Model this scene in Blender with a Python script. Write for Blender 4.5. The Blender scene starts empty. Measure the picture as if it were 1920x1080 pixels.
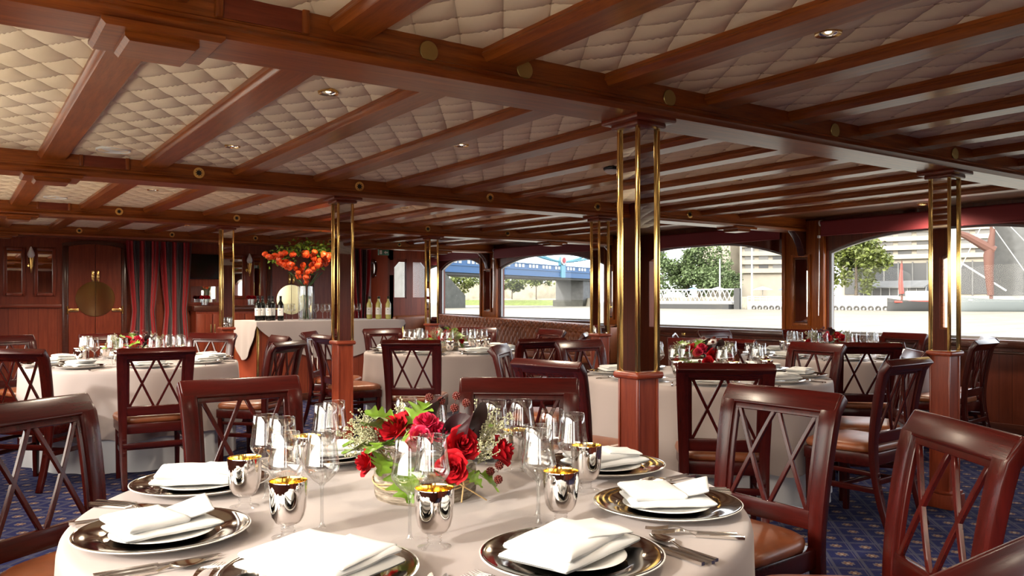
import bpy, bmesh, math, random
from math import sin, cos, pi, radians, atan2, hypot, sqrt
from mathutils import Vector, Matrix, Euler

scene = bpy.context.scene
COL = scene.collection
RND = random.Random(7)

# ------------------------------------------------------------------ camera, world, sun, exposure
cam_data = bpy.data.cameras.new('camera')
cam_data.sensor_width = 36.0
cam_data.lens = 28.65
cam_data.shift_y = 0.0124
cam_data.clip_start = 0.05
cam_data.clip_end = 3000
cam = bpy.data.objects.new('camera', cam_data)
COL.objects.link(cam)
cam.location = (0, 0, 1.245)
cam.rotation_euler = (radians(90), 0, radians(-34.3))
scene.camera = cam

world = bpy.data.worlds.new('sky')
scene.world = world
world.use_nodes = True
bgn = world.node_tree.nodes['Background']
bgn.inputs['Strength'].default_value = 2.6
# bright hazy sky, brightest and warmest around the sun
_w = world.node_tree
_tc = _w.nodes.new('ShaderNodeTexCoord')
_dp = _w.nodes.new('ShaderNodeVectorMath'); _dp.operation = 'DOT_PRODUCT'
_dp.inputs[1].default_value = (-0.905, -0.157, 0.391)
_w.links.new(_tc.outputs['Generated'], _dp.inputs[0])
_rp = _w.nodes.new('ShaderNodeValToRGB')
_rp.color_ramp.elements[0].position = 0.0
_rp.color_ramp.elements[0].color = (0.78, 0.82, 0.88, 1)
_rp.color_ramp.elements[1].position = 1.0
_rp.color_ramp.elements[1].color = (2.6, 2.3, 1.9, 1)
_e = _rp.color_ramp.elements.new(0.55); _e.color = (1.05, 1.02, 0.98, 1)
_w.links.new(_dp.outputs['Value'], _rp.inputs[0])
_w.links.new(_rp.outputs[0], bgn.inputs['Color'])

sun_data = bpy.data.lights.new('sun', 'SUN')
sun_data.energy = 2.0
sun_data.angle = radians(2.6)
sun_data.color = (1.0, 0.95, 0.87)
sun = bpy.data.objects.new('sun', sun_data)
COL.objects.link(sun)
SUN_EL = radians(23)
sun_dir = Vector((0.985 * cos(SUN_EL), 0.17 * cos(SUN_EL), -sin(SUN_EL)))
sun.rotation_euler = sun_dir.to_track_quat('-Z', 'Y').to_euler()

scene.view_settings.view_transform = 'Standard'
scene.view_settings.look = 'None'
scene.view_settings.gamma = 1.0
scene.view_settings.use_curve_mapping = False
scene.view_settings.exposure = 1.12
cy = scene.cycles
cy.max_bounces = 10
cy.diffuse_bounces = 5
cy.glossy_bounces = 5
cy.transmission_bounces = 8
cy.transparent_max_bounces = 24
cy.caustics_reflective = False
cy.caustics_refractive = False
cy.sample_clamp_indirect = 6.0
cy.use_denoising = True

# ------------------------------------------------------------------ materials
class NT:
    def __init__(s, name):
        s.m = bpy.data.materials.new(name)
        s.m.use_nodes = True
        s.t = s.m.node_tree
        s.b = s.t.nodes['Principled BSDF']
        s.out = s.t.nodes['Material Output']
    def n(s, typ, **kw):
        nd = s.t.nodes.new(typ)
        for k, v in kw.items():
            setattr(nd, k, v)
        return nd
    def l(s, a, b):
        s.t.links.new(a, b)
    def math(s, op, a, b=None, c=None):
        nd = s.n('ShaderNodeMath', operation=op)
        for i, v in enumerate((a, b, c)):
            if v is None:
                continue
            if isinstance(v, (int, float)):
                nd.inputs[i].default_value = v
            else:
                s.l(v, nd.inputs[i])
        return nd.outputs[0]
    def mix(s, fac, a, b):
        nd = s.n('ShaderNodeMix', data_type='RGBA')
        for sock, v in ((nd.inputs[0], fac), (nd.inputs[6], a), (nd.inputs[7], b)):
            if isinstance(v, (int, float)):
                sock.default_value = v
            elif isinstance(v, tuple):
                sock.default_value = (v[0], v[1], v[2], 1)
            else:
                s.l(v, sock)
        return nd.outputs[2]
    def coord(s, scale=(1, 1, 1), kind='Object'):
        tc = s.n('ShaderNodeTexCoord')
        mp = s.n('ShaderNodeMapping')
        mp.inputs['Scale'].default_value = scale
        s.l(tc.outputs[kind], mp.inputs[0])
        return mp.outputs[0]
    def noise(s, vec, scale, detail=3, rough=.55):
        nd = s.n('ShaderNodeTexNoise')
        nd.inputs['Scale'].default_value = scale
        nd.inputs['Detail'].default_value = detail
        nd.inputs['Roughness'].default_value = rough
        s.l(vec, nd.inputs['Vector'])
        return nd.outputs['Fac']
    def ramp(s, fac, stops):
        nd = s.n('ShaderNodeValToRGB')
        e = nd.color_ramp.elements
        while len(e) < len(stops):
            e.new(0.5)
        for el, (p, c) in zip(e, stops):
            el.position = p
            el.color = (c[0], c[1], c[2], 1)
        s.l(fac, nd.inputs[0])
        return nd.outputs[0]
    def bump(s, h, strength=.3, dist=.01):
        nd = s.n('ShaderNodeBump')
        nd.inputs['Strength'].default_value = strength
        nd.inputs['Distance'].default_value = dist
        s.l(h, nd.inputs['Height'])
        s.l(nd.outputs[0], s.b.inputs['Normal'])
    def set(s, **kw):
        for k, v in kw.items():
            i = s.b.inputs[k.replace('_', ' ')]
            if hasattr(v, 'is_linked') or hasattr(v, 'links'):
                s.l(v, i)
            elif isinstance(v, tuple):
                i.default_value = (v[0], v[1], v[2], 1)
            else:
                i.default_value = v
        return s

def plain(name, col, rough=.5, metal=0.0, noise=0.0, nscale=20, **kw):
    t = NT(name)
    if noise:
        f = t.noise(t.coord(), nscale)
        lo = tuple(c * (1 - noise) for c in col)
        hi = tuple(min(1, c * (1 + noise)) for c in col)
        t.set(Base_Color=t.ramp(f, [(.3, lo), (.7, hi)]))
    else:
        t.set(Base_Color=col)
    t.set(Roughness=rough, Metallic=metal, **kw)
    return t.m

def wood(name, dark, light, axis='x', rough=.3, coat=.5, scale=9, groove=None, gaxis=0, spec=.32):
    t = NT(name)
    sc = {'x': (1.0, 14, 14), 'y': (14, 1.0, 14), 'z': (14, 14, 1.0)}[axis]
    v = t.coord(sc)
    f = t.noise(v, scale * .35, 5, .6)
    fine = t.noise(v, scale * 2.2, 2, .5)
    f2 = t.math('ADD', t.math('MULTIPLY', f, .75), t.math('MULTIPLY', fine, .25))
    colr = t.ramp(f2, [(.32, dark), (.68, light)])
    big = t.noise(t.coord(), 1.3, 1)
    colr = t.mix(t.math('MULTIPLY', big, .45), colr, tuple(c * .62 for c in dark))
    if groove:
        tc = t.n('ShaderNodeTexCoord')
        sep = t.n('ShaderNodeSeparateXYZ')
        t.l(tc.outputs['Object'], sep.inputs[0])
        fr = t.math('FRACT', t.math('DIVIDE', sep.outputs[gaxis], groove))
        d = t.math('ABSOLUTE', t.math('SUBTRACT', fr, .5))
        line = t.math('GREATER_THAN', d, .47)
        colr = t.mix(t.math('MULTIPLY', line, .75), colr, tuple(c * .2 for c in dark))
        plank = t.math('FLOOR', t.math('DIVIDE', sep.outputs[gaxis], groove))
        wn = t.n('ShaderNodeTexWhiteNoise', noise_dimensions='1D')
        t.l(plank, wn.inputs['W'])
        colr = t.mix(t.math('MULTIPLY', wn.outputs['Value'], .35), colr, tuple(c * 1.25 for c in light))
    t.set(Base_Color=colr, Roughness=rough, Coat_Weight=coat, Coat_Roughness=.15, Specular_IOR_Level=spec)
    t.bump(fine, .06, .002)
    return t.m

def glass_thin(name, tint=(.97, .98, .98), refl=1.0, rough=0.0, base=.02, power=3.0):
    """clear pane or bowl wall: a clear sheet with Fresnel reflection"""
    t = NT(name)
    t.t.nodes.remove(t.b)
    tr = t.n('ShaderNodeBsdfTransparent')
    tr.inputs[0].default_value = (*tint, 1)
    gl = t.n('ShaderNodeBsdfGlossy')
    gl.inputs['Roughness'].default_value = rough
    lw = t.n('ShaderNodeLayerWeight')
    lw.inputs['Blend'].default_value = .35
    fac = t.math('ADD', t.math('MULTIPLY', t.math('POWER', lw.outputs['Facing'], power), .7 * refl), base + .03 * refl)
    fac = t.math('MINIMUM', fac, 1.0)
    mx = t.n('ShaderNodeMixShader')
    t.l(fac, mx.inputs[0]); t.l(tr.outputs[0], mx.inputs[1]); t.l(gl.outputs[0], mx.inputs[2])
    t.l(mx.outputs[0], t.out.inputs[0])
    return t.m

M = {}
MAH_D, MAH_L = (.17, .034, .007), (.46, .128, .020)
for ax in 'xyz':
    M['mah_' + ax] = wood('mahogany_' + ax, MAH_D, MAH_L, ax, rough=.30, coat=.14)
    M['red_' + ax] = wood('red_mahogany_' + ax, (.15, .022, .009), (.29, .055, .022), ax, rough=.33, coat=.14)
    M['chair_' + ax] = wood('chair_wood_' + ax, (.026, .0026, .0018), (.064, .0048, .0030), ax, rough=.26, coat=.08, spec=.30)
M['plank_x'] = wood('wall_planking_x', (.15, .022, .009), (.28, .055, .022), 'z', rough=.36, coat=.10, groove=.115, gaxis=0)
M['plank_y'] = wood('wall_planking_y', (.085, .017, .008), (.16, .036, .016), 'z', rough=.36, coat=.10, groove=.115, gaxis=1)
M['ledge'] = wood('dark_ledge', (.05, .012, .006), (.11, .03, .014), 'y', rough=.3)
M['brass'] = plain('brass', (.86, .58, .20), .16, 1.0)
M['brass_dull'] = plain('dull_brass', (.46, .34, .13), .42, 1.0)
M['chrome'] = plain('chrome', (.85, .85, .86), .08, 1.0)
M['steel'] = plain('cutlery_steel', (.66, .62, .58), .16, 1.0)
M['mirror'] = plain('mirror_glass', (.80, .80, .78), .015, 1.0)
M['white_paint'] = plain('white_plastic', (.8, .8, .78), .35)
M['black'] = plain('black_plastic', (.008, .008, .009), .25)
M['screen'] = plain('screen_glass', (.004, .004, .005), .12)
M['porcelain'] = plain('white_porcelain', (.72, .71, .68), .12, Coat_Weight=.4)
M['platinum'] = plain('dark_platinum_glaze', (.50, .44, .37), .09, 1.0)
M['silver'] = plain('silvered_glass', (.86, .84, .82), .05, 1.0)
M['gold'] = plain('gold_lining', (.95, .70, .26), .10, 1.0)
M['glass'] = glass_thin('clear_glass', tint=(.955, .965, .965), refl=1.3, base=.13, power=2.2)
M['pane'] = glass_thin('window_glass', (.985, .99, .985), refl=.35, base=.0)
M['bottle_clear'] = glass_thin('pale_wine_glass', (.80, .72, .30), refl=.7)
M['solid_glass'] = glass_thin('glass_stem', tint=(.93, .94, .94), refl=1.25, base=.10)
M['glass_foot'] = glass_thin('glass_foot', tint=(.99, .99, .99), refl=.14, base=.008)
M['goblet_foot'] = glass_thin('goblet_foot', tint=(.97, .97, .97), refl=.7, base=.05, power=2.0)
M['leather'] = plain('tan_leather', (.215, .060, .019), .38, noise=.22, nscale=14, Coat_Weight=.25, Coat_Roughness=.25)
M['sofa'] = plain('brown_sofa_leather', (.27, .078, .024), .45, noise=.2, nscale=8, Coat_Weight=.12, Coat_Roughness=.3)
M['napkin'] = plain('white_linen', (.70, .70, .69), .85)
M['underskirt'] = plain('white_underskirt', (.62, .63, .66), .85)

def cloth_mat(name, c):
    t = NT(name)
    f = t.noise(t.coord((1, 1, 1)), 3.0, 2)
    t.set(Base_Color=t.ramp(f, [(.3, tuple(x * .95 for x in c)), (.7, c)]), Roughness=.62, Sheen_Weight=.25, Sheen_Roughness=.4)
    return t.m
M['cloth'] = cloth_mat('pink_beige_cloth', (.37, .308, .290))
M['curtain'] = None
t = NT('striped_curtain')
uvn = t.n('ShaderNodeUVMap')
sp = t.n('ShaderNodeSeparateXYZ'); t.l(uvn.outputs[0], sp.inputs[0])
fr = t.math('FRACT', t.math('MULTIPLY', sp.outputs[0], 4.2))
colr = t.ramp(fr, [(0.0, (.40, .007, .012)), (.44, (.40, .007, .012)), (.5, (.055, .025, .024)), (.97, (.06, .028, .027))])
t.set(Base_Color=colr, Roughness=.6, Sheen_Weight=.3)
M['curtain'] = t.m
M['blind'] = plain('burgundy_blind', (.24, .032, .040), .7)

# quilted vinyl lining of the ceiling
t = NT('quilted_ceiling_vinyl')
f = t.noise(t.coord(), 2.0, 2)
tc = t.n('ShaderNodeTexCoord')
sp = t.n('ShaderNodeSeparateXYZ'); t.l(tc.outputs['Object'], sp.inputs[0])
qx, qy = t.math('DIVIDE', sp.outputs[0], .18), t.math('DIVIDE', sp.outputs[1], .27)
qa, qb = t.math('ADD', qx, qy), t.math('SUBTRACT', qx, qy)
sa = t.math('ABSOLUTE', t.math('SINE', t.math('MULTIPLY', qa, pi))); sb = t.math('ABSOLUTE', t.math('SINE', t.math('MULTIPLY', qb, pi)))
hq = t.math('POWER', t.math('MULTIPLY', sa, sb), .22)
btn = t.math('LESS_THAN', t.math('ADD', t.math('MULTIPLY', sa, sa), t.math('MULTIPLY', sb, sb)), .028)
t.set(Base_Color=t.mix(btn, t.ramp(f, [(.3, (.84, .69, .49)), (.7, (.90, .75, .56))]), (.50, .34, .21)), Roughness=.5, Specular_IOR_Level=.3)
t.bump(hq, .52, .035)
M['quilt'] = t.m

# carpet: navy ground, pale diamond lattice, cream and rust rosettes
t = NT('navy_patterned_carpet')
tc = t.n('ShaderNodeTexCoord')
sp = t.n('ShaderNodeSeparateXYZ'); t.l(tc.outputs['Object'], sp.inputs[0])
wob = t.math('MULTIPLY', t.noise(tc.outputs['Object'], 60, 2), .012)
X = t.math('ADD', sp.outputs[0], wob); Y = t.math('ADD', sp.outputs[1], wob)
P = .20
a = t.math('DIVIDE', t.math('ADD', X, Y), P); b = t.math('DIVIDE', t.math('SUBTRACT', X, Y), P)
def tri(v):
    return t.math('ABSOLUTE', t.math('SUBTRACT', t.math('FRACT', v), .5))
ta, tb = tri(a), tri(b)
lat = t.math('LESS_THAN', t.math('MINIMUM', ta, tb), .055)
lat2 = t.math('LESS_THAN', t.math('MINIMUM', tri(t.math('ADD', a, .12)), tri(t.math('ADD', b, .12))), .02)
ca = t.math('SUBTRACT', t.math('FRACT', a), .0); cb = t.math('SUBTRACT', t.math('FRACT', b), .0)
ua = t.math('SUBTRACT', t.math('FRACT', t.math('ADD', a, 0.0)), .5)
ub = t.math('SUBTRACT', t.math('FRACT', t.math('ADD', b, 0.0)), .5)
# rosette at the centre of each lattice cell (cell centre is where both triangle waves peak)
va = t.math('SUBTRACT', .5, ta); vb = t.math('SUBTRACT', .5, tb)
rad = t.math('SQRT', t.math('ADD', t.math('MULTIPLY', va, va), t.math('MULTIPLY', vb, vb)))
ang = t.math('ARCTAN2', vb, va)
pet = t.math('ADD', t.math('MULTIPLY', t.math('COSINE', t.math('MULTIPLY', ang, 8.0)), .03), rad)
ros = t.math('LESS_THAN', pet, .20); ros_in = t.math('LESS_THAN', pet, .13); ros_c = t.math('LESS_THAN', rad, .06)
c0 = t.mix(t.noise(tc.outputs['Object'], 160, 2), (.008, .009, .042), (.022, .025, .085))
c0 = t.mix(t.math('MULTIPLY', lat2, .5), c0, (.10, .09, .11))
c0 = t.mix(t.math('MULTIPLY', lat, .75), c0, (.062, .062, .090))
c0 = t.mix(t.math('MULTIPLY', ros, .7), c0, (.15, .125, .11))
c0 = t.mix(t.math('MULTIPLY', ros_in, .85), c0, (.12, .05, .035))
c0 = t.mix(t.math('MULTIPLY', ros_c, .9), c0, (.28, .24, .19))
t.set(Base_Color=c0, Roughness=1.0, Specular_IOR_Level=.08)
t.bump(t.noise(tc.outputs['Object'], 500, 1), .4, .003)
M['carpet'] = t.m

M['deck'] = plain('bounce_deck_white', (.80, .76, .66), .8)  # pale tone of the added decks that reflect daylight indoors
# plants
M['rose'] = plain('red_rose_petal', (.38, .003, .009), .7, noise=.3, nscale=40, Specular_IOR_Level=.2)
M['pink'] = plain('crimson_petal', (.52, .012, .055), .5, noise=.3, nscale=40)
M['calla'] = plain('black_calla', (.030, .010, .012), .3)
M['leaf'] = plain('oak_leaf', (.17, .30, .028), .42, noise=.35, nscale=12)
M['leaf_dark'] = plain('dark_leaf', (.035, .085, .018), .45, noise=.3, nscale=12)
M['heather_pale'] = plain('pale_heather', (.36, .35, .21), .7, noise=.3, nscale=80)
M['heather_green'] = plain('green_heather', (.24, .33, .05), .7, noise=.3, nscale=80)
M['berry_red'] = plain('red_berry', (.13, .016, .010), .3)
M['berry_black'] = plain('black_berry', (.012, .007, .012), .25)
M['pomegranate'] = plain('pomegranate', (.48, .05, .035), .35, noise=.3, nscale=20)
M['lantern'] = plain('orange_lantern', (.72, .075, .008), .5, noise=.35, nscale=30)
M['straw'] = plain('raffia', (.50, .33, .15), .7)
t = NT('birch_bark')
v = t.coord((3, 3, 26))
f = t.noise(v, 3.2, 4, .65); g = t.noise(t.coord(), 24, 3)
cc = t.ramp(f, [(.34, (.07, .05, .035)), (.50, (.26, .21, .155)), (.70, (.52, .47, .39))])
cc = t.mix(t.math('MULTIPLY', t.math('GREATER_THAN', g, .60), .55), cc, (.16, .11, .075))
t.set(Base_Color=cc, Roughness=.8); t.bump(f, .5, .004)
M['birch'] = t.m

# outside
M['concrete'] = plain('pale_concrete', (.22, .205, .175), .85, noise=.08, nscale=.4)
M['grey_concrete'] = plain('grey_concrete', (.085, .09, .095), .85, noise=.15, nscale=.5)
M['stone'] = plain('pale_stone', (.19, .18, .145), .85, noise=.15, nscale=.4)
M['stone_dark'] = plain('wet_stone', (.045, .048, .042), .7, noise=.3, nscale=.4)
M['win_dark'] = plain('building_window', (.075, .08, .085), .2)
M['win_dark2'] = plain('dark_glazing', (.016, .02, .026), .3)
M['grass'] = plain('river_grass', (.085, .115, .025), .9, noise=.3, nscale=.6)
M['tree_leaf'] = plain('yellow_green_foliage', (.060, .080, .010), .6, noise=.55, nscale=.7)  # yellow-green leaves, tone varied at random
M['tree_leaf2'] = plain('mid_green_foliage', (.058, .092, .034), .6, noise=.5, nscale=.7)  # cooler green leaves, tone varied at random
M['bark'] = plain('bark', (.07, .055, .04), .9)
M['bridge_blue'] = plain('bridge_blue', (.008, .062, .17), .5)
M['bridge_pale'] = plain('bridge_pale_blue', (.06, .20, .28), .5)
M['bridge_white'] = plain('bridge_white', (.30, .32, .34), .5)
M['sign_red'] = plain('red_enamel', (.25, .012, .02), .5)
M['white_out'] = plain('white_painted_steel', (.30, .31, .32), .5)
M['tarred'] = plain('tarred_timber', (.02, .022, .025), .7)
M['tyre'] = plain('rubber_tyre', (.05, .05, .05), .8)
M['hull_red'] = plain('red_hull', (.20, .025, .018), .5)
M['hull_grey'] = plain('grey_hull', (.10, .12, .13), .5)
M['sail'] = plain('tan_sail', (.075, .032, .024), .8)
M['blue_fab'] = plain('blue_fabric', (.06, .12, .26), .8)
t = NT('river_water')
v = t.coord((.10, .45, 1)); v2 = t.coord((.6, 2.0, 1))
f = t.math('ADD', t.noise(v, 1.0, 3), t.math('MULTIPLY', t.noise(v2, 1.0, 3), .4))
t.set(Base_Color=t.ramp(f, [(.45, (.105, .100, .082)), (.85, (.165, .158, .132))]), Roughness=.45, IOR=1.33, Specular_IOR_Level=.06)  # paler streaks put the ripples' light and dark into the colour
t.bump(f, .9, .35)
M['water'] = t.m

# ------------------------------------------------------------------ mesh building
class MB:
    def __init__(s):
        s.bm = bmesh.new()
        s.mi = 0
    def _mi(s, faces, mi=None):
        for f in faces:
            f.material_index = s.mi if mi is None else mi
    def box(s, c, d, rot=None, bev=0.0, seg=2):
        r = bmesh.ops.create_cube(s.bm, size=1.0)
        vs = r['verts']
        mt = Matrix.Translation(c) @ (rot.to_matrix().to_4x4() if rot is not None else Matrix.Identity(4)) @ Matrix.Diagonal((d[0], d[1], d[2], 1))
        bmesh.ops.transform(s.bm, matrix=mt, verts=vs)
        fs = list({f for v in vs for f in v.link_faces})
        s._mi(fs)
        if bev:
            es = list({e for v in vs for e in v.link_edges})
            r = bmesh.ops.bevel(s.bm, geom=es, offset=bev, segments=seg, affect='EDGES', profile=.5)
            s._mi(r['faces'])
        return s
    def b2(s, x0, x1, y0, y1, z0, z1, bev=0.0, seg=2):
        return s.box(((x0 + x1) / 2, (y0 + y1) / 2, (z0 + z1) / 2), (abs(x1 - x0), abs(y1 - y0), abs(z1 - z0)), None, bev, seg)
    def ring_faces(s, rings, close=True, cap0=False, cap1=False):
        fs = []
        for A, B in zip(rings, rings[1:]):
            n = len(A)
            for i in range(n if close else n - 1):
                j = (i + 1) % n
                try:
                    fs.append(s.bm.faces.new((A[i], A[j], B[j], B[i])))
                except ValueError:
                    pass
        if cap0:
            fs.append(s.bm.faces.new(list(reversed(rings[0]))))
        if cap1:
            fs.append(s.bm.faces.new(rings[-1]))
        s._mi(fs)
        return fs
    def tube(s, pts, r, n=8, cap=True):
        pts = [Vector(p) for p in pts]
        rs = r if isinstance(r, (list, tuple)) else [r] * len(pts)
        rings = []
        ov = (pts[-1] - pts[0])
        up = Vector((.9, .43, 0)) if abs(ov.z) > .75 * ov.length else Vector((0, 0, 1))
        for i, p in enumerate(pts):
            d = (pts[min(i + 1, len(pts) - 1)] - pts[max(i - 1, 0)]).normalized()
            u = d.cross(up)
            if u.length < 1e-3:
                u = d.cross(Vector((1, 0, 0)))
            u.normalize(); w = u.cross(d)
            rings.append([s.bm.verts.new(p + (u * cos(2 * pi * k / n) + w * sin(2 * pi * k / n)) * rs[i]) for k in range(n)])
        s.ring_faces(rings, True, cap, cap)
        return s
    def lathe(s, prof, n=32, c=(0, 0, 0), cap0=False, cap1=False, sx=1.0, sy=1.0):
        rings = []
        for r, z in prof:
            rings.append([s.bm.verts.new((c[0] + r * sx * cos(2 * pi * k / n), c[1] + r * sy * sin(2 * pi * k / n), c[2] + z)) for k in range(n)])
        s.ring_faces(rings, True, cap0, cap1)
        return s
    def grid(s, fn, nu, nv, cu=False):
        vs = [[s.bm.verts.new(fn(i / nu, j / nv)) for i in range(nu if cu else nu + 1)] for j in range(nv + 1)]
        fs = []
        for j in range(nv):
            n = len(vs[j])
            for i in range(n if cu else n - 1):
                k = (i + 1) % n
                fs.append(s.bm.faces.new((vs[j][i], vs[j][k], vs[j + 1][k], vs[j + 1][i])))
        s._mi(fs)
        return vs
    def prism(s, poly, axis, a0, a1):
        """extrude a 2-D polygon along an axis ('x': poly is (y,z); 'y': (x,z); 'z': (x,y))"""
        def P(p, a):
            return {'x': (a, p[0], p[1]), 'y': (p[0], a, p[1]), 'z': (p[0], p[1], a)}[axis]
        A = [s.bm.verts.new(P(p, a0)) for p in poly]
        B = [s.bm.verts.new(P(p, a1)) for p in poly]
        fs = [s.bm.faces.new(list(reversed(A))), s.bm.faces.new(B)]
        for i in range(len(poly)):
            j = (i + 1) % len(poly)
            fs.append(s.bm.faces.new((A[i], A[j], B[j], B[i])))
        s._mi(fs)
        return s
    def ball(s, c, r, seg=12, rings=8, sc=(1, 1, 1)):
        r_ = bmesh.ops.create_uvsphere(s.bm, u_segments=seg, v_segments=rings, radius=r)
        bmesh.ops.transform(s.bm, matrix=Matrix.Translation(c) @ Matrix.Diagonal((sc[0], sc[1], sc[2], 1)), verts=r_['verts'])
        s._mi({f for v in r_['verts'] for f in v.link_faces})
        return s
    def ico(s, c, r, sub=1, sc=(1, 1, 1)):
        r_ = bmesh.ops.create_icosphere(s.bm, subdivisions=sub, radius=r)
        bmesh.ops.transform(s.bm, matrix=Matrix.Translation(c) @ Matrix.Diagonal((sc[0], sc[1], sc[2], 1)), verts=r_['verts'])
        s._mi({f for v in r_['verts'] for f in v.link_faces})
        return s
    def xf(s, mt):
        bmesh.ops.transform(s.bm, matrix=mt, verts=s.bm.verts[:])
        return s
    def bevel(s, off, seg=2, ang=40):
        s.bm.normal_update()
        es = [e for e in s.bm.edges if len(e.link_faces) == 2 and e.calc_face_angle(0) > radians(ang)]
        bmesh.ops.bevel(s.bm, geom=es, offset=off, segments=seg, affect='EDGES', profile=.5, clamp_overlap=True)
        return s
    def mesh(s, name, smooth=40):
        bmesh.ops.recalc_face_normals(s.bm, faces=s.bm.faces[:])
        me = bpy.data.meshes.new(name)
        s.bm.to_mesh(me)
        s.bm.free()
        if smooth:
            me.shade_smooth()
            me.set_sharp_from_angle(angle=radians(smooth))
        return me

def obj(name, mb, mats, parent=None, loc=(0, 0, 0), rot=(0, 0, 0), smooth=40):
    me = mb.mesh(name, smooth) if isinstance(mb, MB) else mb
    if not isinstance(mats, (list, tuple)):
        mats = [mats]
    if not me.materials:
        for m in mats:
            me.materials.append(M[m] if isinstance(m, str) else m)
    o = bpy.data.objects.new(name, me)
    COL.objects.link(o)
    o.location = loc
    o.rotation_euler = rot
    if parent is not None:
        o.parent = parent
    return o

def tag(o, label, cat, group=None, kind=None):
    o['label'] = label
    o['category'] = cat
    if group:
        o['group'] = group
    if kind:
        o['kind'] = kind
    return o

def thing(name, label, cat, loc=(0, 0, 0), rz=0.0, group=None):
    o = bpy.data.objects.new(name, None)
    o.empty_display_size = .05
    COL.objects.link(o)
    o.location = loc
    o.rotation_euler = (0, 0, rz)
    return tag(o, label, cat, group)

def struct(name, mb, mats, smooth=40, loc=(0, 0, 0), parent=None):
    o = obj(name, mb, mats, parent, loc, smooth=smooth)
    if parent is None:
        o['kind'] = 'structure'
    return o

KIDS = {}
def dup(root, loc=None, rz=None, label=None, group=None):
    """a copy of a thing with copies of its parts and their sub-parts (shared meshes)"""
    if root not in KIDS:
        KIDS[root] = [(c, list(c.children)) for c in root.children]
    r = root.copy()
    COL.objects.link(r)
    if loc is not None:
        r.location = loc
    if rz is not None:
        r.rotation_euler = (0, 0, rz)
    if label:
        r['label'] = label
    if group:
        r['group'] = group
    for c, gs in KIDS[root]:
        k = c.copy(); COL.objects.link(k); k.parent = r
        for g in gs:
            q = g.copy(); COL.objects.link(q); q.parent = k
    return r

class Maker:
    """first use places the original, later uses place copies"""
    def __init__(s, root):
        s.root, s.used = root, False
    def put(s, loc, rz, label, group=None):
        if not s.used:
            s.used = True
            KIDS[s.root] = [(c, list(c.children)) for c in s.root.children]
            s.root.location = loc
            s.root.rotation_euler = (0, 0, rz)
            s.root['label'] = label
            if group:
                s.root['group'] = group
            return s.root
        return dup(s.root, loc, rz, label, group)
# ------------------------------------------------------------------ the saloon shell
XP, XS = -0.50, 7.95            # port and starboard wall faces
YA, YB, YE = -3.4, 12.75, 15.6  # aft wall, forward bulkhead, far end of the lobby
BEAM_Y = [-0.65, 2.59, 5.82, 9.07, 12.27]
RAFT_X = [0.49 + 0.58 * i for i in range(12)]
PIER_Y = [-0.65, 2.59, 5.76, 9.07, 12.36]
def rise(y):
    return max(0.0, y - 6.0) * 0.011
ZC = 2.166

mb = MB(); mb.b2(XP - .2, XS + .2, YA - .1, YE + .1, -.06, 0)
struct('floor', mb, 'carpet', 0)

mb = MB()
DX, DY = .18, .27
def quilt(u, v):
    x = XP + u * (7.12 - XP); y = YA + v * (YB + .05 - YA)
    a = x / DX + y / DY; b = x / DX - y / DY
    h = 1 - (abs(sin(pi * a)) * abs(sin(pi * b))) ** .45
    ex = min(abs(x - r) for r in RAFT_X) - .075
    ey = min(abs(y - r) for r in BEAM_Y) - .10
    e = max(0.0, min(1.0, min(ex, ey) / .035))
    return (x, y, ZC - .010 + h * .014 * e + rise(y))
mb.grid(quilt, 460, 760)
struct('ceiling', mb, 'quilt', 180)
mb = MB()
mb.grid(lambda u, v: (7.12 + u * (XS + .1 - 7.12), YA + v * (YE - YA), ZC - .004 + rise(YA + v * (YE - YA))), 1, 30)
mb.grid(lambda u, v: (XP - .1 + u * (7.12 - XP + .1), YB + v * (YE - YB), ZC + rise(YB + v * (YE - YB))), 1, 6)
t = NT('grey_ceiling_boards')
tc_ = t.n('ShaderNodeTexCoord'); s_ = t.n('ShaderNodeSeparateXYZ'); t.l(tc_.outputs['Object'], s_.inputs[0])
ln = t.math('GREATER_THAN', t.math('ABSOLUTE', t.math('SUBTRACT', t.math('FRACT', t.math('DIVIDE', s_.outputs[0], .09)), .5)), .45)
t.set(Base_Color=t.mix(ln, (.15, .06, .025), (.05, .02, .01)), Roughness=.3, Coat_Weight=.3)
M['boards'] = t.m
struct('ceiling_margin', mb, 'boards')
# roof above everything so that no daylight leaks through the lining
mb = MB(); mb.b2(XP - .3, XS + .3, YA - .2, YE + .2, 2.40, 2.46); struct('roof', mb, 'white_out')
mb = MB()
for x in (XP - .25, XS + .15):
    mb.b2(x, x + .1, YA - .2, YE + .2, 2.12, 2.41)
mb.b2(XP - .3, XS + .3, YA - .2, YA - .1, 2.1, 2.41); mb.b2(XP - .3, XS + .3, YE + .1, YE + .2, 2.1, 2.41)
struct('roof_trim', mb, 'white_out')

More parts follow.
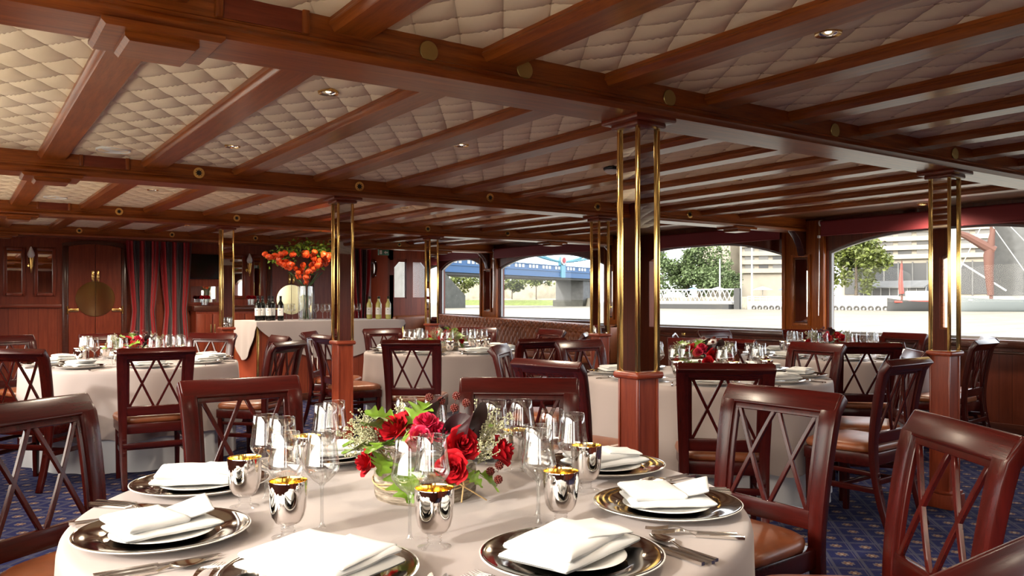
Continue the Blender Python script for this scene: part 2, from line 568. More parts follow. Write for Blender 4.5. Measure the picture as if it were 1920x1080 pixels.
# walls with arched windows
BAYS = [(-3.2, -.95, .885), (-.35, 2.29, .885), (2.89, 5.47, .885), (6.05, 8.77, .895), (9.37, 12.07, .940), (12.60, 14.20, .965)]
PORT_BAYS = BAYS[:4] + [(9.37, 11.10, .94)]
def arch(y0, y1, k=22):
    n, out = k, []
    for i in range(n + 1):
        u = i / n * 2 - 1
        z = 1.965 - .175 * max(0.0, (abs(u) - .18) / .82) ** 2.1
        out.append((y0 + (y1 - y0) * i / n, z))
    return out
def side_wall(name, x0, x1, bays, face):
    mb = MB()
    ys = [YA]
    for y0, y1, sill in bays:
        mb.b2(x0, x1, ys[-1], y0, 0, 2.28)
        mb.b2(x0, x1, y0, y1, 0, sill)
        r = rise(y0)
        A = [(y, z + r) for y, z in arch(y0, y1)]
        for (ya, za), (yb, zb) in zip(A, A[1:]):
            mb.prism([(ya, za), (yb, zb), (yb, 2.28), (ya, 2.28)], 'x', x0, x1)
        ys.append(y1)
    mb.b2(x0, x1, ys[-1], YE, 0, 2.28)
    bmesh.ops.remove_doubles(mb.bm, verts=mb.bm.verts[:], dist=1e-5)
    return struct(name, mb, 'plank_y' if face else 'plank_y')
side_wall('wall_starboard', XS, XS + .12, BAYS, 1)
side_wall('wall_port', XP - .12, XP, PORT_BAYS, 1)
mb = MB()
mb.b2(XP - .1, XS + .1, YA - .1, YA, 0, 2.4)
struct('wall_aft', mb, 'plank_x')
mb = MB()
mb.b2(XP - 1.6, XP - .16, YA - 5, 12.6, .38, .42); mb.b2(XS + .16, XS + 1.5, YA - 5, 15.6, .38, .42); mb.b2(XP - 1.6, XS + 1.5, YA - 5, YA - .12, -.08, -.02)
struct('added_bounce_deck', mb, 'deck')  # unseen decks, added to bounce daylight up onto the ceiling
mb = MB(); mb.b2(XP - .1, 5.80, YB, YB + .1, 0, 2.40); struct('wall_forward', mb, 'plank_x')
mb = MB(); mb.b2(5.8, 7.0, YE - .1, YE, 0, 2.4); struct('wall_lobby', mb, 'plank_x')

# upper wall panelling of the forward bulkhead (plain red mahogany above the dado)
mb = MB(); mb.b2(XP, 5.80, YB - .012, YB, 1.19, 2.26); struct('wall_forward_panel', mb, 'red_z')
mb = MB()
mb.b2(XP, 1.2, YB - .05, YB - .012, 1.15, 1.195, .008)
mb.b2(XP, 5.8, YB - .07, YB - .012, 2.10, 2.18, .012)
struct('trim_1', mb, 'red_x')

# piers, sill ledges and reveal of the starboard side
mb = MB()
for y in PIER_Y[1:]:
    mb.b2(XS - .035, XS + .002, y - .24, y + .24, .90, 2.14, .004)
    for s in (-1, 1):
        mb.b2(XS - .055, XS + .002, y + s * .255 - .022, y + s * .255 + .022, .88, 2.14, .008)
struct('trim_2', mb, 'mah_z')
mb = MB()
for y0, y1, sill in BAYS[1:5]:
    mb.b2(XS - .06, XS + .01, y0 - .06, y1 + .06, sill - .075, sill, .01)
    mb.b2(XS - .03, XS + .002, y0 - .3, y1 + .3, sill - .13, sill - .105, .008)
struct('trim_3', mb, 'ledge')
mb = MB(); mb.b2(XS - .02, XS + .001, YA, 8.6, 0, .12, .006); struct('baseboard_starboard', mb, 'ledge')
mb = MB(); mb.b2(XP, 5.8, YB - .02, YB + .001, 0, .12, .006); struct('baseboard_forward', mb, 'ledge')

# glazed windows: a pale frame and a pane each
wn = 0
for side, bays in ((XS + .05, BAYS[1:]), (XP - .05, PORT_BAYS)):
    for y0, y1, sill in bays:
        wn += 1
        r = rise(y0)
        A = [(y, z + r) for y, z in arch(y0, y1)]
        outer = [(y0, sill)] + A + [(y1, sill)]
        cyy, czz = (y0 + y1) / 2, 1.4
        inner = [(cyy + (y - cyy) * (1 - .03 / (y1 - y0) * 2), max(sill + .025, z - .022) if z > 1 else sill + .025) for y, z in outer]
        mb = MB()
        for xx, nx in ((side - .02, side + .02),):
            ra = [mb.bm.verts.new((xx, *p)) for p in outer]; rb = [mb.bm.verts.new((xx, *p)) for p in inner]
            rc = [mb.bm.verts.new((nx, *p)) for p in inner]; rd = [mb.bm.verts.new((nx, *p)) for p in outer]
            mb.ring_faces([ra, rb, rc, rd, ra], True)
        w = struct('window_%d' % wn, mb, 'white_out' if side > 3 else 'mah_y', 30)
        mb = MB()
        mb.bm.faces.new([mb.bm.verts.new((side, *p)) for p in inner])
        obj('pane', mb, 'pane', w, smooth=0)

# forward end of the starboard lobby: panel with two tall lights, side wall with a porthole
mb = MB()
YP = 14.30
def panel_rect(x0, x1, z0, z1, y0=YP, y1=YP + .08):
    mb.b2(x0, x1, y0, y1, z0, z1)
panel_rect(6.90, 7.95, 0, 1.29); panel_rect(6.90, 7.95, 2.06, 2.4)
panel_rect(6.90, 7.00, 1.29, 2.06); panel_rect(7.262, 7.402, 1.29, 2.06); panel_rect(7.698, 7.95, 1.29, 2.06)
struct('wall_lobby_front', mb, 'plank_x')
for i, (x0, x1) in enumerate(((7.0, 7.262), (7.402, 7.698))):
    mb = MB()
    mb.b2(x0, x1, YP + .02, YP + .06, 1.29, 1.31); mb.b2(x0, x1, YP + .02, YP + .06, 2.0, 2.06)
    s0 = x0 if i == 0 else x1
    sg = 1 if i == 0 else -1
    mb.prism([(s0, 2.0), (s0 + sg * .11, 2.0), (s0, 1.88)], 'y', YP + .02, YP + .06)
    w = struct('window_%d' % (wn + 1 + i), mb, 'red_z')
    mb = MB(); mb.b2(x0, x1, YP + .035, YP + .041, 1.3, 2.0); obj('pane', mb, 'pane', w, smooth=0)
mb = MB()
mb.b2(6.90, 6.98, YP, YE, 0, 1.74); mb.b2(6.90, 6.98, YP, YE, 2.03, 2.4)
mb.b2(6.90, 6.98, YP, 14.91, 1.74, 2.03); mb.b2(6.90, 6.98, 15.19, YE, 1.74, 2.03)
struct('wall_lobby_side', mb, 'red_z')
mb = MB()
n = 28
ring = lambda x, r: [mb.bm.verts.new((x, 15.05 + r * cos(2 * pi * k / n), 1.885 + r * sin(2 * pi * k / n))) for k in range(n)]
mb.ring_faces([ring(6.885, .19), ring(6.87, .185), ring(6.87, .145), ring(6.96, .14)])
w = struct('window_%d' % (wn + 3), mb, 'ledge')
mb = MB(); mb.bm.faces.new(ring(6.93, .145)); obj('pane', mb, 'pane', w, smooth=0)

# small arch brackets under the beam ends
for i, y in enumerate(PIER_Y[1:]):
    mb = MB()
    pr = [(XS - .035, 1.74), (XS - .06, 1.74), (XS - .075, 1.77), (XS - .10, 1.85), (XS - .15, 1.93), (XS - .21, 1.99), (XS - .26, 2.03), (XS - .035, 2.03)]
    mb.prism(pr, 'y', y - .045, y + .045); mb.bevel(.006)
    o = obj('beam_bracket', mb, 'ledge', loc=(0, 0, rise(y)))
    tag(o, ['curved wooden bracket under the beam end beyond the front column row', 'curved wooden bracket above the mirror between the two big river windows',
            'curved wooden bracket hidden behind the near square column', 'curved wooden bracket above the sofa between the bridge windows'][i], 'bracket', 'beam brackets')

# ------------------------------------------------------------------ crossbeams, rafters, columns
ORD = ['first', 'second', 'third', 'fourth', 'fifth', 'sixth', 'seventh', 'eighth', 'ninth', 'tenth', 'eleventh', 'twelfth']
def beam_profile(zc):
    z0 = 2.022
    h = [(.098, zc + .05), (.098, z0 + .062), (.104, z0 + .056), (.104, z0 + .046), (.117, z0 + .036), (.122, z0 + .024), (.118, z0 + .010), (.112, z0)]
    return [(-a, z) for a, z in h] + [(a, z) for a, z in reversed(h)]
beam_lab = {1: 'big mahogany crossbeam overhead with plain brass discs on its face', 2: 'second mahogany crossbeam from the camera, with star-shaped brass vents',
            3: 'third mahogany crossbeam from the camera, with star-shaped vents', 4: 'farthest mahogany crossbeam just before the red forward wall'}
def star_vent():
    mb = MB()
    mb.lathe([(.0, 0), (.020, 0), (.036, 0), (.0375, .003), (.036, .006), (.0, .006)], 24)
    mb.mi = 1
    pts = []
    for k in range(16):
        r = .024 if k % 2 == 0 else .013
        pts.append((r * cos(2 * pi * k / 16), r * sin(2 * pi * k / 16)))
    mb.prism(pts, 'z', .0055, .0075)
    return mb.mesh('vent', 40)
VENT = star_vent()
for bi in (1, 2, 3, 4):
    y = BEAM_Y[bi]; dz = rise(y)
    root = thing('ceiling_beam', beam_lab[bi], 'beam', (0, y, dz), 0, 'crossbeams')
    mb = MB(); mb.prism(beam_profile(ZC - .0), 'x', XP + .005, XS - .04)
    obj('beam_body', mb, 'mah_x', root, smooth=30)
    for x, sg in ((RAFT_X[0], 1), (RAFT_X[11], 1)):
        mb = MB()
        for z0, z1, hx, hy in ((2.000, 2.022, .165, .135), (1.975, 2.000, .10, .098)):
            mb.prism([(-hx, z1), (-hx, z0 + .012), (-hx + .006, z0 + .006), (-hx + .012, z0), (hx - .012, z0), (hx - .006, z0 + .006), (hx, z0 + .012), (hx, z1)], 'y', -hy, hy)
        mb.xf(Matrix.Translation((x, 0, 0)))
        obj('bracket_block', mb, 'mah_x', root, smooth=30)
    if bi < 4:
        mb = MB()
        mb.b2(.655, .905, -.103, -.096, 2.088, ZC + .02)
        obj('red_panel', mb, 'red_x', root)
        for x in (.645, .91):
            mb = MB(); mb.b2(x - .012, x + .012, -.112, -.094, 2.085, ZC + .02, .005); obj('batten', mb, 'mah_z', root)
    mids = [1.35, 2.51, 3.68, 4.85, 6.05]
    if bi == 1:
        for x in mids[:1] + [1.756] + mids[1:]:
            mb = MB(); mb.lathe([(0, 0), (.034, 0), (.0355, .002), (.0355, .004), (.034, .006), (0, .006)], 28)
            o = obj('brass_disc', mb, 'brass_dull', root, (x, -.098, 2.108), (radians(90), 0, 0))
    else:
        for x in mids:
            obj('star_vent', VENT, ['brass', 'black'], root, (x, -.0985, 2.105), (radians(90), 0, 0))

def rafter_mesh(L):
    mb = MB()
    zb, zt = 2.110, 2.20
    h = [(.078, zt), (.078, zb + .034), (.082, zb + .029), (.082, zb + .022), (.072, zb + .014), (.068, zb + .006), (.062, zb)]
    mb.prism([(-a, z) for a, z in h] + [(a, z) for a, z in reversed(h)], 'y', 0, L)
    return mb.mesh('rafter', 30)
bay_lab = {0: 'in the bay right over the camera', 1: 'between the first and second crossbeams', 2: 'between the second and third crossbeams', 3: 'between the third and farthest crossbeams'}
for bi in range(4):
    y0, y1 = BEAM_Y[bi] + .09, BEAM_Y[bi + 1] - .09
    me = rafter_mesh(y1 - y0)
    for k, x in enumerate(RAFT_X):
        o = obj('ceiling_rafter', me, 'mah_y', None, (x, y0, rise(y0)), smooth=30)
        o.rotation_euler = (atan2(rise(y1) - rise(y0), y1 - y0), 0, 0)
        tag(o, '%s mahogany rafter from the camera side %s' % (ORD[k], bay_lab[bi]), 'rafter', 'ceiling rafters')

def make_column():
    root = thing('square_column', '', 'column')
    w = .062
    mb = MB(); mb.b2(-.082, .082, -.082, .082, 0, .085, .006); mb.b2(-.074, .074, -.074, .074, .085, .105, .006)
    obj('plinth', mb, 'red_z', root)
    mb = MB()
    mb.b2(-.056, .056, -.056, .056, .1, .915)
    for a in (-1, 1):
        for b in (-1, 1):
            mb.b2(a * w - .012 * (a > 0) - 0 * 0, a * w + .012 * (a < 0), b * w - .012 * (b > 0), b * w + .012 * (b < 0), .1, .915, .003)
    obj('lower_shaft', mb, 'red_z', root)
    mb = MB(); mb.b2(-.080, .080, -.080, .080, .912, .944, .014, 4); obj('collar', mb, 'red_x', root)
    mb = MB(); mb.b2(-.054, .054, -.054, .054, .944, 1.986)
    obj('mirror_shaft', mb, 'mirror', root)
    for a in (-1, 1):
        for b in (-1, 1):
            mb = MB(); mb.b2(a * .057 - .0085, a * .057 + .0085, b * .057 - .0085, b * .057 + .0085, .942, 1.984, .003); obj('brass_rod', mb, 'brass', root)
    mb = MB()
    for z0, z1, h in ((1.980, 2.003, .084), (2.001, 2.024, .115)):
        mb.b2(-h, h, -h, h, z0, z1, .007)
    obj('capital', mb, 'red_x', root)
    return root
colm = Maker(make_column())
for (x, y, lab) in ((2.425, 2.59, 'square mahogany and brass mirrored column rising beside the front table'),
                    (4.945, 2.60, 'square mirrored column standing before the river window with the barges'),
                    (2.425, 5.84, 'square mirrored column standing in front of the draped bar'),
                    (4.945, 5.80, 'square mirrored column beside the sofa, just left of the tall near column'),
                    (2.43, 9.07, 'thin far mirrored column between the television and the draped bar'),
                    (4.96, 9.07, 'thin far mirrored column at the end of the brown sofa')):
    c = colm.put((x, y, rise(y)), 0, lab, 'mirrored columns')
    if rise(y) > .005:
        c.location.z = 0
        c.scale = (1, 1, 1 + rise(y) / 2.0)
# ------------------------------------------------------------------ dining chairs
def chair_y(s):
    if s < .45:
        u = s / .45
        return -.305 + .095 * (1 - (1 - u) ** 1.8)
    u = (s - .45) / .47
    y = -.21 - .075 * u ** 1.6
    if s > .855:
        y -= .030 * ((s - .855) / .065) ** 1.7
    return y
def chair_n(s):
    d = (chair_y(s + .004) - chair_y(s - .004)) / .008
    L = sqrt(1 + d * d)
    return (1 / L, -d / L)
def slab(mb, xa, xb, s0, s1, th, ns=8, off=0.0):
    rings = []
    for i in range(ns + 1):
        s = s0 + (s1 - s0) * i / ns
        y = chair_y(s); ny, nz = chair_n(s)
        tt = th(s) if callable(th) else th
        ring = []
        for x, w in ((xa(s), tt / 2), (xb(s), tt / 2), (xb(s), -tt / 2), (xa(s), -tt / 2)):
            ring.append(mb.bm.verts.new((x, y + ny * (w + off), s + nz * (w + off))))
        rings.append(ring)
    mb.ring_faces(rings, True, True, True)
    return mb
def xo(s):
    return .213 + .012 * min(1, s / .45) + .018 * max(0, (s - .45) / .47)
def xw(s):
    return .036 + .016 * min(1, s / .45) + .012 * max(0, (s - .45) / .47)
def xi(s):
    return xo(s) - xw(s)

def make_chair():
    root = thing('dining_chair', '', 'chair')
    for sg in (-1, 1):
        mb = MB()
        slab(mb, lambda s: sg * xo(s), lambda s: sg * xi(s), 0, .918, lambda s: .030 + .008 * s, 18)
        mb.bevel(.0045)
        obj('back_post', mb, 'chair_z', root)
    mb = MB()
    slab(mb, lambda s: -xo(s) + .006, lambda s: xo(s) - .006, .862, .9195, lambda s: .036 + .014 * max(0, (s - .88) / .04), 6)
    mb.bevel(.007, 3)
    obj('top_rail', mb, 'chair_x', root)
    mb = MB(); slab(mb, lambda s: -xi(s) - .004, lambda s: xi(s) + .004, .478, .542, .024, 3); mb.bevel(.004)
    obj('lower_rail', mb, 'chair_x', root)
    mb = MB()
    for sg in (-1, 1):
        slab(mb, lambda s: sg * (xi(s) + .002), lambda s: sg * (xi(s) - .016), .54, .864, .016, 8)
    slab(mb, lambda s: -xi(s), lambda s: xi(s), .846, .864, .016, 2)
    mb.bevel(.002, 1)
    obj('inner_frame', mb, 'chair_z', root)
    S0, S1 = .538, .852
    k = 0
    for a, b in ((-.158, -.010), (.010, .158)):
        for p, q in ((a, b), (b, a)):
            mb = MB()
            k += 1
            f = lambda s, p=p, q=q: p + (q - p) * (s - S0) / (S1 - S0)
            slab(mb, lambda s: f(s) - .0085, lambda s: f(s) + .0085, S0, S1, .012 + .0006 * k, 8)
            mb.bevel(.002, 1)
            obj('lattice_bar', mb, 'chair_z', root)
    # seat frame, cushion
    mb = MB()
    mb.prism([(-.205, -.205), (.205, -.205), (.222, .19), (-.222, .19)], 'z', .355, .425); mb.bevel(.008)
    obj('seat_frame', mb, 'chair_x', root)
    mb = MB()
    def cushion(u, v):
        # closed shell: v runs under the rim, over the edge to the crown
        a = 2 * pi * u
        ca, sa = cos(a), sin(a)
        e = 5.0
        r = (abs(ca) ** e + abs(sa) ** e) ** (-1 / e)
        px, py = r * ca, r * sa
        prof = [(.90, .418), (1.0, .430), (1.015, .447), (.985, .464), (.90, .474), (.7, .481), (.4, .485), (.0, .487)]
        t = v * (len(prof) - 1); i = min(int(t), len(prof) - 2); f = t - i
        k = prof[i][0] * (1 - f) + prof[i + 1][0] * f; z = prof[i][1] * (1 - f) + prof[i + 1][1] * f
        wx = .222 + .018 * py
        return (px * wx * k, .005 + py * .20 * k, z)
    mb.grid(cushion, 40, 14, cu=True)
    bmesh.ops.remove_doubles(mb.bm, verts=mb.bm.verts[:], dist=1e-4)
    obj('seat', mb, 'leather', root, smooth=60)
    for sg in (-1, 1):
        mb = MB()
        mb.lathe([(.020, 0), (.027, .36)], 4); mb.xf(Matrix.Translation((sg * .193, .166, 0)) @ Matrix.Rotation(pi / 4, 4, 'Z'))
        mb.bm.faces.new([v for v in sorted(mb.bm.verts, key=lambda v: v.co.z)[:4]]) if False else None
        mb.bevel(.003)
        obj('leg', mb, 'chair_z', root)
        mb = MB(); mb.b2(sg * .193 - .009, sg * .193 + .009, -.255, .17, .215, .245, .003); obj('stretcher', mb, 'chair_y', root)
        mb = MB(); mb.b2(sg * .193 - .010, sg * .193 + .010, -.24, .17, .305, .330, .003); obj('stretcher', mb, 'chair_y', root)
    mb = MB(); mb.b2(-.20, .20, -.248, -.228, .268, .300, .003); obj('stretcher', mb, 'chair_x', root)
    mb = MB(); mb.b2(-.19, .19, -.02, .0, .218, .242, .003); obj('stretcher', mb, 'chair_x', root)
    return root

TABLES = {1: (.97, 1.83), 2: (1.19, 7.19), 3: (4.05, 7.12), 4: (4.15, 3.79), 5: (6.60, 4.50)}
TNAME = {1: 'sunlit front table', 2: 'table by the striped curtains', 3: 'table by the draped bar', 4: 'table behind the tall column', 5: 'table by the river window'}
BIN = {0: 'far', 1: 'far left', 2: 'left', 3: 'near left', 4: 'near', 5: 'near right', 6: 'right', 7: 'far right'}
def side_of(ti, a):
    """which side of its table a seat is on, as one sees it from the camera"""
    v = math.degrees(atan2(TABLES[ti][1], TABLES[ti][0]))
    off = {1: 6, 2: -10, 3: 0, 4: 2, 5: 0}[ti]
    return BIN[int(math.floor((a - v + off) / 45 + .5)) % 8]
TOPS = {(1, 135): (.195, 2.931), (1, 90): (.951, 3.301), (1, 45): (1.86, 2.68), (1, 0): (2.41, 1.867), (1, 315): (2.117, 1.10), (1, 270): (1.045, .537),
        (2, 45): (2.03, 8.13), (2, 0): (2.36, 7.20), (2, 315): (2.09, 6.17), (2, 225): (.324, 6.23), (2, 270): (1.105, 5.84), (2, 135): (.40, 8.55), (2, 90): None,
        (3, 0): (5.31, 7.07), (3, 45): None, (3, 90): (3.974, 8.38), (3, 135): (2.98, 7.95), (3, 180): (2.80, 7.12), (3, 225): (3.02, 5.85), (3, 270): (4.014, 5.474), (3, 315): None,
        (4, 0): (5.25, 3.73), (4, 45): None, (4, 90): (4.084, 5.0), (4, 135): (3.2, 4.79), (4, 180): (2.60, 3.445), (4, 225): (3.19, 2.78), (4, 270): (4.241, 2.465), (4, 315): (4.99, 2.85),
        (5, 0): (7.58, 4.40), (5, 45): None, (5, 90): None, (5, 135): None, (5, 180): (5.32, 4.52), (5, 225): (5.645, 3.552), (5, 270): (6.766, 3.273), (5, 315): (7.37, 3.535)}
CH = Maker(make_chair())
for (ti, a), top in TOPS.items():
    cx, cyy = TABLES[ti]
    if top is None:
        top = (cx + 1.36 * cos(radians(a)), cyy + 1.36 * sin(radians(a)))
    d = Vector((cx - top[0], cyy - top[1])).normalized()
    if (ti, a) == (1, 45):
        d = Vector((-.62, -.78)).normalized()
    ox, oy = top[0] + d.x * .262, top[1] + d.y * .262
    CH.put((ox, oy, 0), atan2(d.y, d.x) - pi / 2,
           'red-brown lattice chair at the %s side of the %s' % (side_of(ti, a), TNAME[ti]), 'lattice-back dining chairs')

# ------------------------------------------------------------------ draped round tables
ZT = .745
def make_cloth(R, seed, zb, drop_in=0.0, top=True, ztop=ZT, nf=15):
    rnd = random.Random(seed)
    ph = [rnd.uniform(0, 2 * pi) for _ in range(5)]
    def fold(a):
        return .5 * sin(nf * a + ph[0] + .8 * sin(3 * a + ph[2])) + .3 * sin((nf - 6) * a + ph[1]) + .2 * sin(5 * a + ph[3])
    mb = MB()
    N = 180
    rings = []
    prof = [(0.02, 0), (R * .5, 0), (R * .9, 0), (R - .02, -.0005), (R - .006, -.004), (R + .002, -.012), (R + .006, -.03)] if top else [(R, 0)]
    for r, dz in prof:
        rings.append([mb.bm.verts.new((r * cos(2 * pi * k / N), r * sin(2 * pi * k / N), ztop + dz)) for k in range(N)])
    nd = 14
    for j in range(1, nd + 1):
        t = j / nd
        ring = []
        for k in range(N):
            a = 2 * pi * k / N
            r = R + .006 + .012 * t + (.034 * t ** .9) * fold(a)
            z = ztop - .03 - (ztop - .03 - zb - .02 * fold(a + .3) * (1 if top else 0)) * t
            ring.append(mb.bm.verts.new((r * cos(a), r * sin(a), max(z, .004))))
        rings.append(ring)
    mb.ring_faces(rings, True, top, False)
    return mb.mesh('tablecloth', 60)
for ti, (cx, cyy) in TABLES.items():
    o = obj('tablecloth', make_cloth(.80, 10 + ti, .24), 'cloth', None, (cx, cyy, 0))
    tag(o, 'pinkish beige cloth draped over the ' + TNAME[ti], 'tablecloth', 'round beige tablecloths')
    o.rotation_euler = (0, 0, ti * .7)
    o = obj('table_skirt', make_cloth(.765, 30 + ti, .004, top=False, ztop=.70, nf=18), 'underskirt', None, (cx, cyy, 0))
    tag(o, 'white underskirt below the beige cloth of the ' + TNAME[ti], 'table skirt', 'white table underskirts')

# ------------------------------------------------------------------ tableware
def make_charger():
    root = thing('charger_plate', '', 'plate')
    mb = MB()
    mb.lathe([(.0, .002), (.092, .002), (.095, 0), (.101, 0), (.104, .003), (.150, .011), (.172, .0195), (.1765, .0215), (.1765, .0228), (.1735, .0232)], 72)
    obj('white_underside', mb, 'porcelain', root, smooth=50)
    mb = MB()
    mb.lathe([(.1737, .0232), (.1715, .0238), (.1690, .0228), (.166, .0225), (.128, .0165), (.119, .0125), (.112, .0108), (.0, .0105)], 72)
    obj('dark_glazed_top', mb, 'platinum', root, smooth=30)
    return root
def make_side_plate():
    root = thing('side_plate', '', 'plate')
    mb = MB()
    mb.lathe([(0, .0005), (.055, .0005), (.058, 0), (.066, 0), (.085, .0030), (.1035, .0075), (.105, .0085), (.1035, .0095), (.082, .0058), (.062, .0035), (.0, .003)], 56)
    obj('plate_body', mb, 'porcelain', root, smooth=50)
    return root
from mathutils import noise as mnoise
def pad(mb, c, d, rz=0.0, tilt=(0, 0), seed=0, amp=.0012):
    bm2 = bmesh.new()
    bmesh.ops.create_cube(bm2, size=1.0)
    bmesh.ops.subdivide_edges(bm2, edges=bm2.edges[:], cuts=15, use_grid_fill=True)
    mt = Matrix.Translation(c) @ Matrix.Rotation(rz, 4, 'Z') @ Matrix.Rotation(tilt[0], 4, 'X') @ Matrix.Rotation(tilt[1], 4, 'Y')
    vm = {}
    for v in bm2.verts:
        x, y, z = v.co * 2
        x, y = sin(x * pi / 2), sin(y * pi / 2)
        q = max(abs(x), abs(y)) ** (d[0] * 22)
        z = (1 if z > 0 else -1) * max(.0, 1 - q * q) ** .5 * (abs(z) if abs(z) < 1 else 1)
        k = 1 - .018 * abs(z) ** 3
        p = Vector((x * d[0] / 2 * k, y * d[1] / 2 * k, z * d[2] / 2))
        p.z += mnoise.noise(Vector((p.x * 22 + seed * 3.1, p.y * 22, seed))) * amp * 1.6
        p.x += mnoise.noise(Vector((p.y * 30, seed * 1.7, p.z * 60))) * amp * .8
        vm[v] = mb.bm.verts.new(mt @ p)
    fs = [mb.bm.faces.new([vm[v] for v in f.verts]) for f in bm2.faces]
    mb._mi(fs)
    bm2.free()
def napkin_mesh(kind):
    mb = MB()
    if kind == 0:      # folded square with a thick front edge
        pad(mb, (0, 0, .009), (.205, .150, .018), 0, (0, 0), 1)
        pad(mb, (-.004, .004, .0235), (.200, .142, .019), -.04, (.02, -.01), 3)
        pad(mb, (.048, .004, .0345), (.090, .130, .010), .06, (0, .05), 4)
    elif kind == 1:    # two folded blocks, one tipped against the other
        pad(mb, (0, 0, .008), (.190, .135, .016), 0, (0, 0), 5)
        pad(mb, (-.034, .002, .0245), (.122, .122, .024), .12, (.03, .02), 7)
        pad(mb, (.056, .010, .026), (.085, .120, .014), -.28, (.04, -.28), 8)
    else:              # long fold with a flap
        pad(mb, (0, 0, .009), (.215, .128, .018), 0, (0, 0), 9)
        pad(mb, (-.010, .004, .024), (.185, .118, .020), .10, (.03, .02), 11)
        pad(mb, (.046, -.006, .031), (.10, .095, .012), -.25, (0, .08), 12)
    return mb.mesh('napkin', 60)
NAP = [napkin_mesh(i) for i in range(3)]
def make_wine_glass():
    root = thing('wine_glass', '', 'glass')
    mb = MB()
    mb.lathe([(.0295, .213), (.0300, .2125), (.0318, .190), (.0345, .165), (.0375, .146), (.0385, .139), (.0372, .132), (.030, .121), (.018, .1085), (.009, .102), (.0048, .097)], 48)
    obj('bowl', mb, 'glass', root, smooth=50)
    mb = MB()
    mb.lathe([(.0302, .2133), (.0297, .2142), (.0291, .2133), (.0297, .2126), (.0302, .2133)], 48)
    obj('rim', mb, 'solid_glass', root, smooth=80)
    mb = MB()
    mb.lathe([(0, .1045), (.0075, .1015), (.0048, .096), (.0037, .085), (.0035, .05), (.0038, .02), (.0056, .010), (.009, .0062)], 20)
    obj('stem', mb, 'solid_glass', root, smooth=60)
    mb = MB()
    mb.lathe([(0, .0075), (.008, .0066), (.02, .0036), (.034, .0022), (.0375, .0016), (.0378, .0006), (.0372, .0)], 44)
    obj('foot', mb, 'glass_foot', root, smooth=40)
    return root
def make_tumbler():
    root = thing('silver_goblet', '', 'goblet')
    mb = MB()
    mb.lathe([(.0402, .1205), (.0405, .119), (.0400, .095), (.0380, .065), (.0335, .045), (.026, .033), (.016, .0275), (.0, .0265)], 56)
    obj('silvered_bowl', mb, 'silver', root, smooth=60)
    mb = MB()
    mb.lathe([(.0402, .1205), (.0390, .1205), (.0382, .117), (.0378, .095), (.0358, .065), (.031, .047), (.02, .036), (.0, .034)], 56)
    obj('gold_lining', mb, 'gold', root, smooth=60)
    mb = MB()
    mb.lathe([(0, .0272), (.013, .0272), (.0155, .0245), (.012, .0215), (.0155, .019), (.012, .016), (.0155, .0135), (.0125, .0105), (.016, .0065), (.030, .0030), (.0345, .0016), (.0343, 0)], 44)
    obj('glass_foot', mb, 'goblet_foot', root, smooth=50)
    return root
def cutlery_bar(mb, x0, x1, w0, w1, h0, h1, z):
    for_ = [mb.bm.verts.new(p) for p in ((x0, -w0, z), (x0, w0, z), (x0, w0, z + h0), (x0, -w0, z + h0))]
    b = [mb.bm.verts.new(p) for p in ((x1, -w1, z), (x1, w1, z), (x1, w1, z + h1), (x1, -w1, z + h1))]
    mb.ring_faces([for_, b], True, True, True)
def fork_mesh():
    mb = MB()
    cutlery_bar(mb, -.10, .0, .0042, .0036, .0062, .0050, .001)
    mb.grid(lambda u, v: (0.0 + .045 * u, (v - .5) * 2 * (.0034 + .0085 * u ** 1.6), .004 + .010 * sin(u * pi * .75)), 8, 4)
    for k in range(4):
        y = (-.0095 + k * .00633)
        mb.tube([(.043, y, .0113), (.056, y * .98, .0090), (.072, y * .96, .0068), (.092, y * .95, .0075)], [.0018, .0017, .0014, .0008], 6)
    r = bmesh.ops.solidify(mb.bm, geom=[f for f in mb.bm.faces if len(f.verts) == 4 and abs(f.calc_center_median().x - .022) < .024 and f.calc_area() < .0002 and abs(f.normal.z) > .2], thickness=.0016) if False else None
    return mb.mesh('fork', 60)
def knife_mesh():
    mb = MB()
    cutlery_bar(mb, -.11, .0, .0044, .0042, .0066, .0060, .001)
    pr = [(0, -.0042), (.02, -.0062), (.07, -.0085), (.10, -.0068), (.118, .002), (.112, .0046), (0, .0042)]
    mb.prism(pr, 'z', .0025, .0048)
    return mb.mesh('knife', 40)
def spoon_mesh():
    mb = MB()
    cutlery_bar(mb, -.10, .0, .0042, .0030, .0062, .0040, .001)
    def bowl(u, v):
        a = 2 * pi * u; r = v
        return (.052 + .034 * r * cos(a), .0195 * r * sin(a) * (1 - .15 * cos(a)), .010 - .008 * (1 - r * r) + .0)
    mb.grid(bowl, 24, 6, cu=True)
    mb.tube([(-.002, 0, .003), (.012, 0, .007), (.020, 0, .009)], [.003, .0028, .003], 8)
    return mb.mesh('spoon', 60)
FORK, KNIFE, SPOON = fork_mesh(), knife_mesh(), spoon_mesh()

